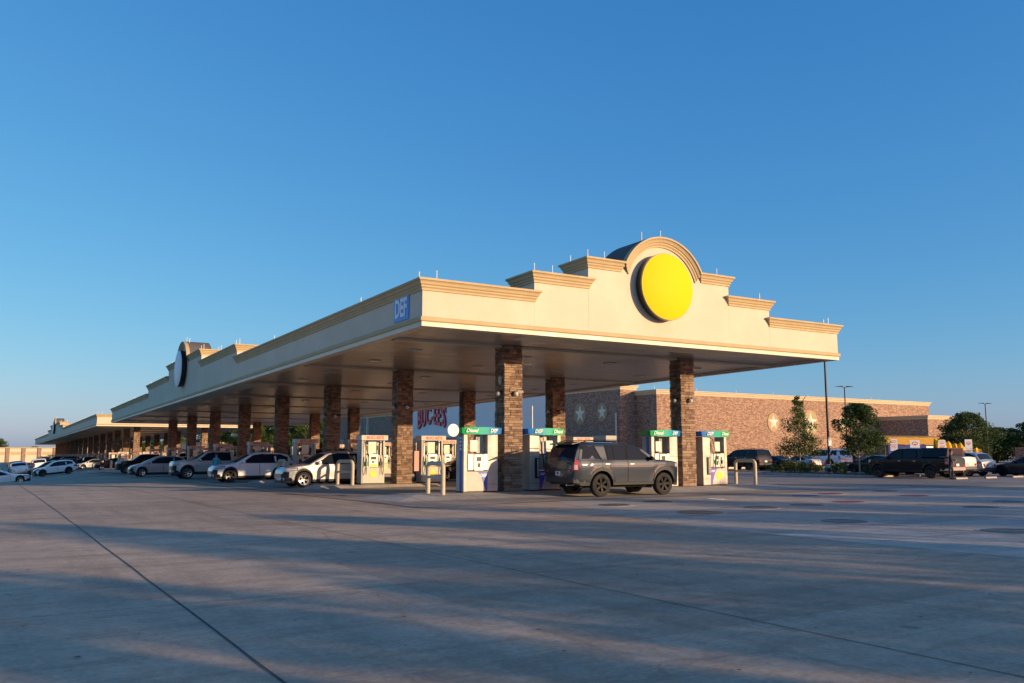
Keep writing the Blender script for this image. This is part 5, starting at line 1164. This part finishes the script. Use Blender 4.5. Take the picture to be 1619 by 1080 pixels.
# ------------------------------------------------------------------ people
def person(label, loc, rz, h, shirt, pants, lean=0.0, arms=((0.25, -.1), (0.25, .1)), stride=.12):
    t = thing('person', label, 'person', loc, rz); k = h / 1.75
    def tl(x, y, z):      # lean the upper body forward (local -y)
        if z > .95: a = R_(lean); dz = z - .95; y, z = y - math.sin(a) * dz - math.cos(a) * 0, .95 + math.cos(a) * dz + 0
        return (x * k, y * k, z * k)
    V = []; E = []; RR = []
    def v(p, r, par=None):
        V.append(p); RR.append(r * k)
        if par is not None: E.append((par, len(V) - 1))
        return len(V) - 1
    pel = v(tl(0, 0, .95), .145); wst = v(tl(0, 0, 1.10), .125, pel); ch = v(tl(0, 0, 1.30), .155, wst); nk0 = v(tl(0, 0, 1.45), .09, ch); nk = v(tl(0, -.01, 1.52), .055, nk0)
    hd0 = v(tl(0, -.02, 1.60), .088, nk); hd1 = v(tl(0, -.01, 1.70), .080, hd0)
    feet = []
    for sg, st_ in ((1, stride), (-1, -stride)):
        hp = v(tl(.10 * sg, 0, .88), .10, pel); kn = v(tl(.11 * sg, -st_ * .6, .50), .065, hp); an = v(tl(.12 * sg, -st_ * .3, .10), .045, kn); ft = v(tl(.13 * sg, -st_ * .3 - .16, .045), .042, an); feet.append((.12 * sg, -st_ * .3))
        sh = v(tl(.19 * sg, 0, 1.41), .062, ch); aa, ab = arms[0 if sg > 0 else 1]
        el = v(tl(.25 * sg, -.06 - aa * .2, 1.14), .045, sh); wr = v(tl(.23 * sg, -.12 - aa, .93 + abs(ab)), .032, el); ha = v(tl(.22 * sg, -.16 - aa * 1.1, .86 + abs(ab)), .036, wr)
    me = bpy.data.meshes.new('body'); me.from_pydata(V, E, []); o = bpy.data.objects.new('body', me); COL.objects.link(o)
    md = o.modifiers.new('skin', 'SKIN'); md.use_smooth_shade = True
    for i_, r in enumerate(RR): me.skin_vertices[0].data[i_].radius = (r, r)
    me.skin_vertices[0].data[0].use_root = True
    sb = o.modifiers.new('sub', 'SUBSURF'); sb.levels = 2; sb.render_levels = 2
    bpy.context.view_layer.update(); m2 = bpy.data.meshes.new_from_object(o.evaluated_get(bpy.context.evaluated_depsgraph_get()))
    bpy.data.objects.remove(o); m2.materials.clear()
    for mm in (shirt, pants, 'skin', 'shoe_cloth'): m2.materials.append(M[mm])
    hx = [V[hd0], V[hd1]]
    for p in m2.polygons:
        c = p.center; z = c.z / k; mi = 0 if z > .93 else (1 if z > .09 else 3)
        dh = min((Vector(q) - c).length for q in (V[nk], V[hd0], V[hd1]))
        if dh < .125 * k and z > .9 and (c - Vector(V[ch])).length > .19 * k: mi = 2
        for wi in (i_ for i_ in range(len(V)) if RR[i_] / k in (.032, .036)):
            if (c - Vector(V[wi])).length < .07 * k: mi = 2
        p.material_index = mi; p.use_smooth = True
    obj('body', m2, t)
    hr = MB().lathe([(0, .115), (.05, .105), (.095, .05), (.098, -.01), (.08, -.05)], 14); c = Vector(V[hd1]); hr.v = [(c.x + p[0] * k, c.y + (p[1] + .018) * k, c.z + (p[2] + .0) * k) for p in hr.v]; hr.build('hair', M['hair'], t, smooth=60)
    fc = MB().lathe([(0, .02), (.014, .012), (.018, -.02), (0, -.03)], 8); c = Vector(V[hd0]); fc.v = [(c.x + p[0] * k, c.y + (p[1] - .092) * k, c.z + (p[2] + .03) * k) for p in fc.v]; fc.build('nose', M['skin'], t, smooth=60)
    for sg in (-1, 1):
        ey = MB().lathe([(0, .012), (.012, 0), (0, -.012)], 8); ey.v = [(c.x + (p[0] + .032 * sg) * k, c.y + (p[1] - .082) * k, c.z + (p[2] + .05) * k) for p in ey.v]; ey.build('eye', M['hair'], t)
        fx, fy = feet[0 if sg > 0 else 1]; s_ = MB().prism([(-.05, -.17), (.05, -.17), (.055, -.05), (.045, .10), (-.045, .10), (-.055, -.05)], 0, .075, 'z'); s_.v = [((p[0] + fx + .005 * sg) * k, (p[1] + fy - .03) * k, p[2] * k) for p in s_.v]; s_.build('shoe', M['shoe_cloth'], t)
    return t
person('person in dark clothes standing at the tail of the black pickup', (50.2, 31.0, g(50.2, 31.0)), R_(25), 1.78, 'navy_cloth', 'navy_cloth', 4, ((.12, .25), (.05, 0)))
person('person in a turquoise shirt between the silver pickup and the white crossover', (13.3, 59.6, g(13.3, 59.6)), R_(150), 1.72, 'teal_cloth', 'denim_cloth', 6)
person('person in a red shirt bent forward behind the hood of the silver crossover', (14.8, 44.9, g(14.3, 45)), R_(-70), 1.6, 'red_cloth', 'denim_cloth', 55, ((.3, .1), (.3, .1)))
person('person in an orange shirt beside the white pump beyond the second stone column', (22.2, 47.4, g(22, 47)), R_(100), 1.68, 'orange_cloth', 'denim_cloth', 3)
# pink notice on the second column
t = thing('notice_board', 'faded pink notice standing at the right side of the second stone column', 'sign', (18.55, 39.75, g(18, 39)), 0); MB().box(0, .36, 0, .03, .75, 1.75).build('panel', M['pink'] if 'pink' in M else M['plate_red'], t)
# twigs and dark specks on the concrete
rs = random.Random(12); mb = MB()
for k in range(260):
    y_ = 3.5 + 24 * rs.random() ** 1.6; x_ = rs.uniform(-6, 30); r_ = rs.uniform(.006, .022); a_ = rs.uniform(0, 3.1); z_ = g(x_, y_) + .011
    c_, s_ = math.cos(a_), math.sin(a_); L2 = r_ * rs.uniform(1, 3)
    mb.add([(x_ + c_ * L2, y_ + s_ * L2, z_), (x_ - s_ * r_, y_ + c_ * r_, z_ + .004), (x_ - c_ * L2, y_ - s_ * L2, z_), (x_ + s_ * r_, y_ - c_ * r_, z_ + .003)], [(0, 1, 2, 3)])
tag(mb.build('ground_litter', M['plastic'], recalc=False), kind='stuff')
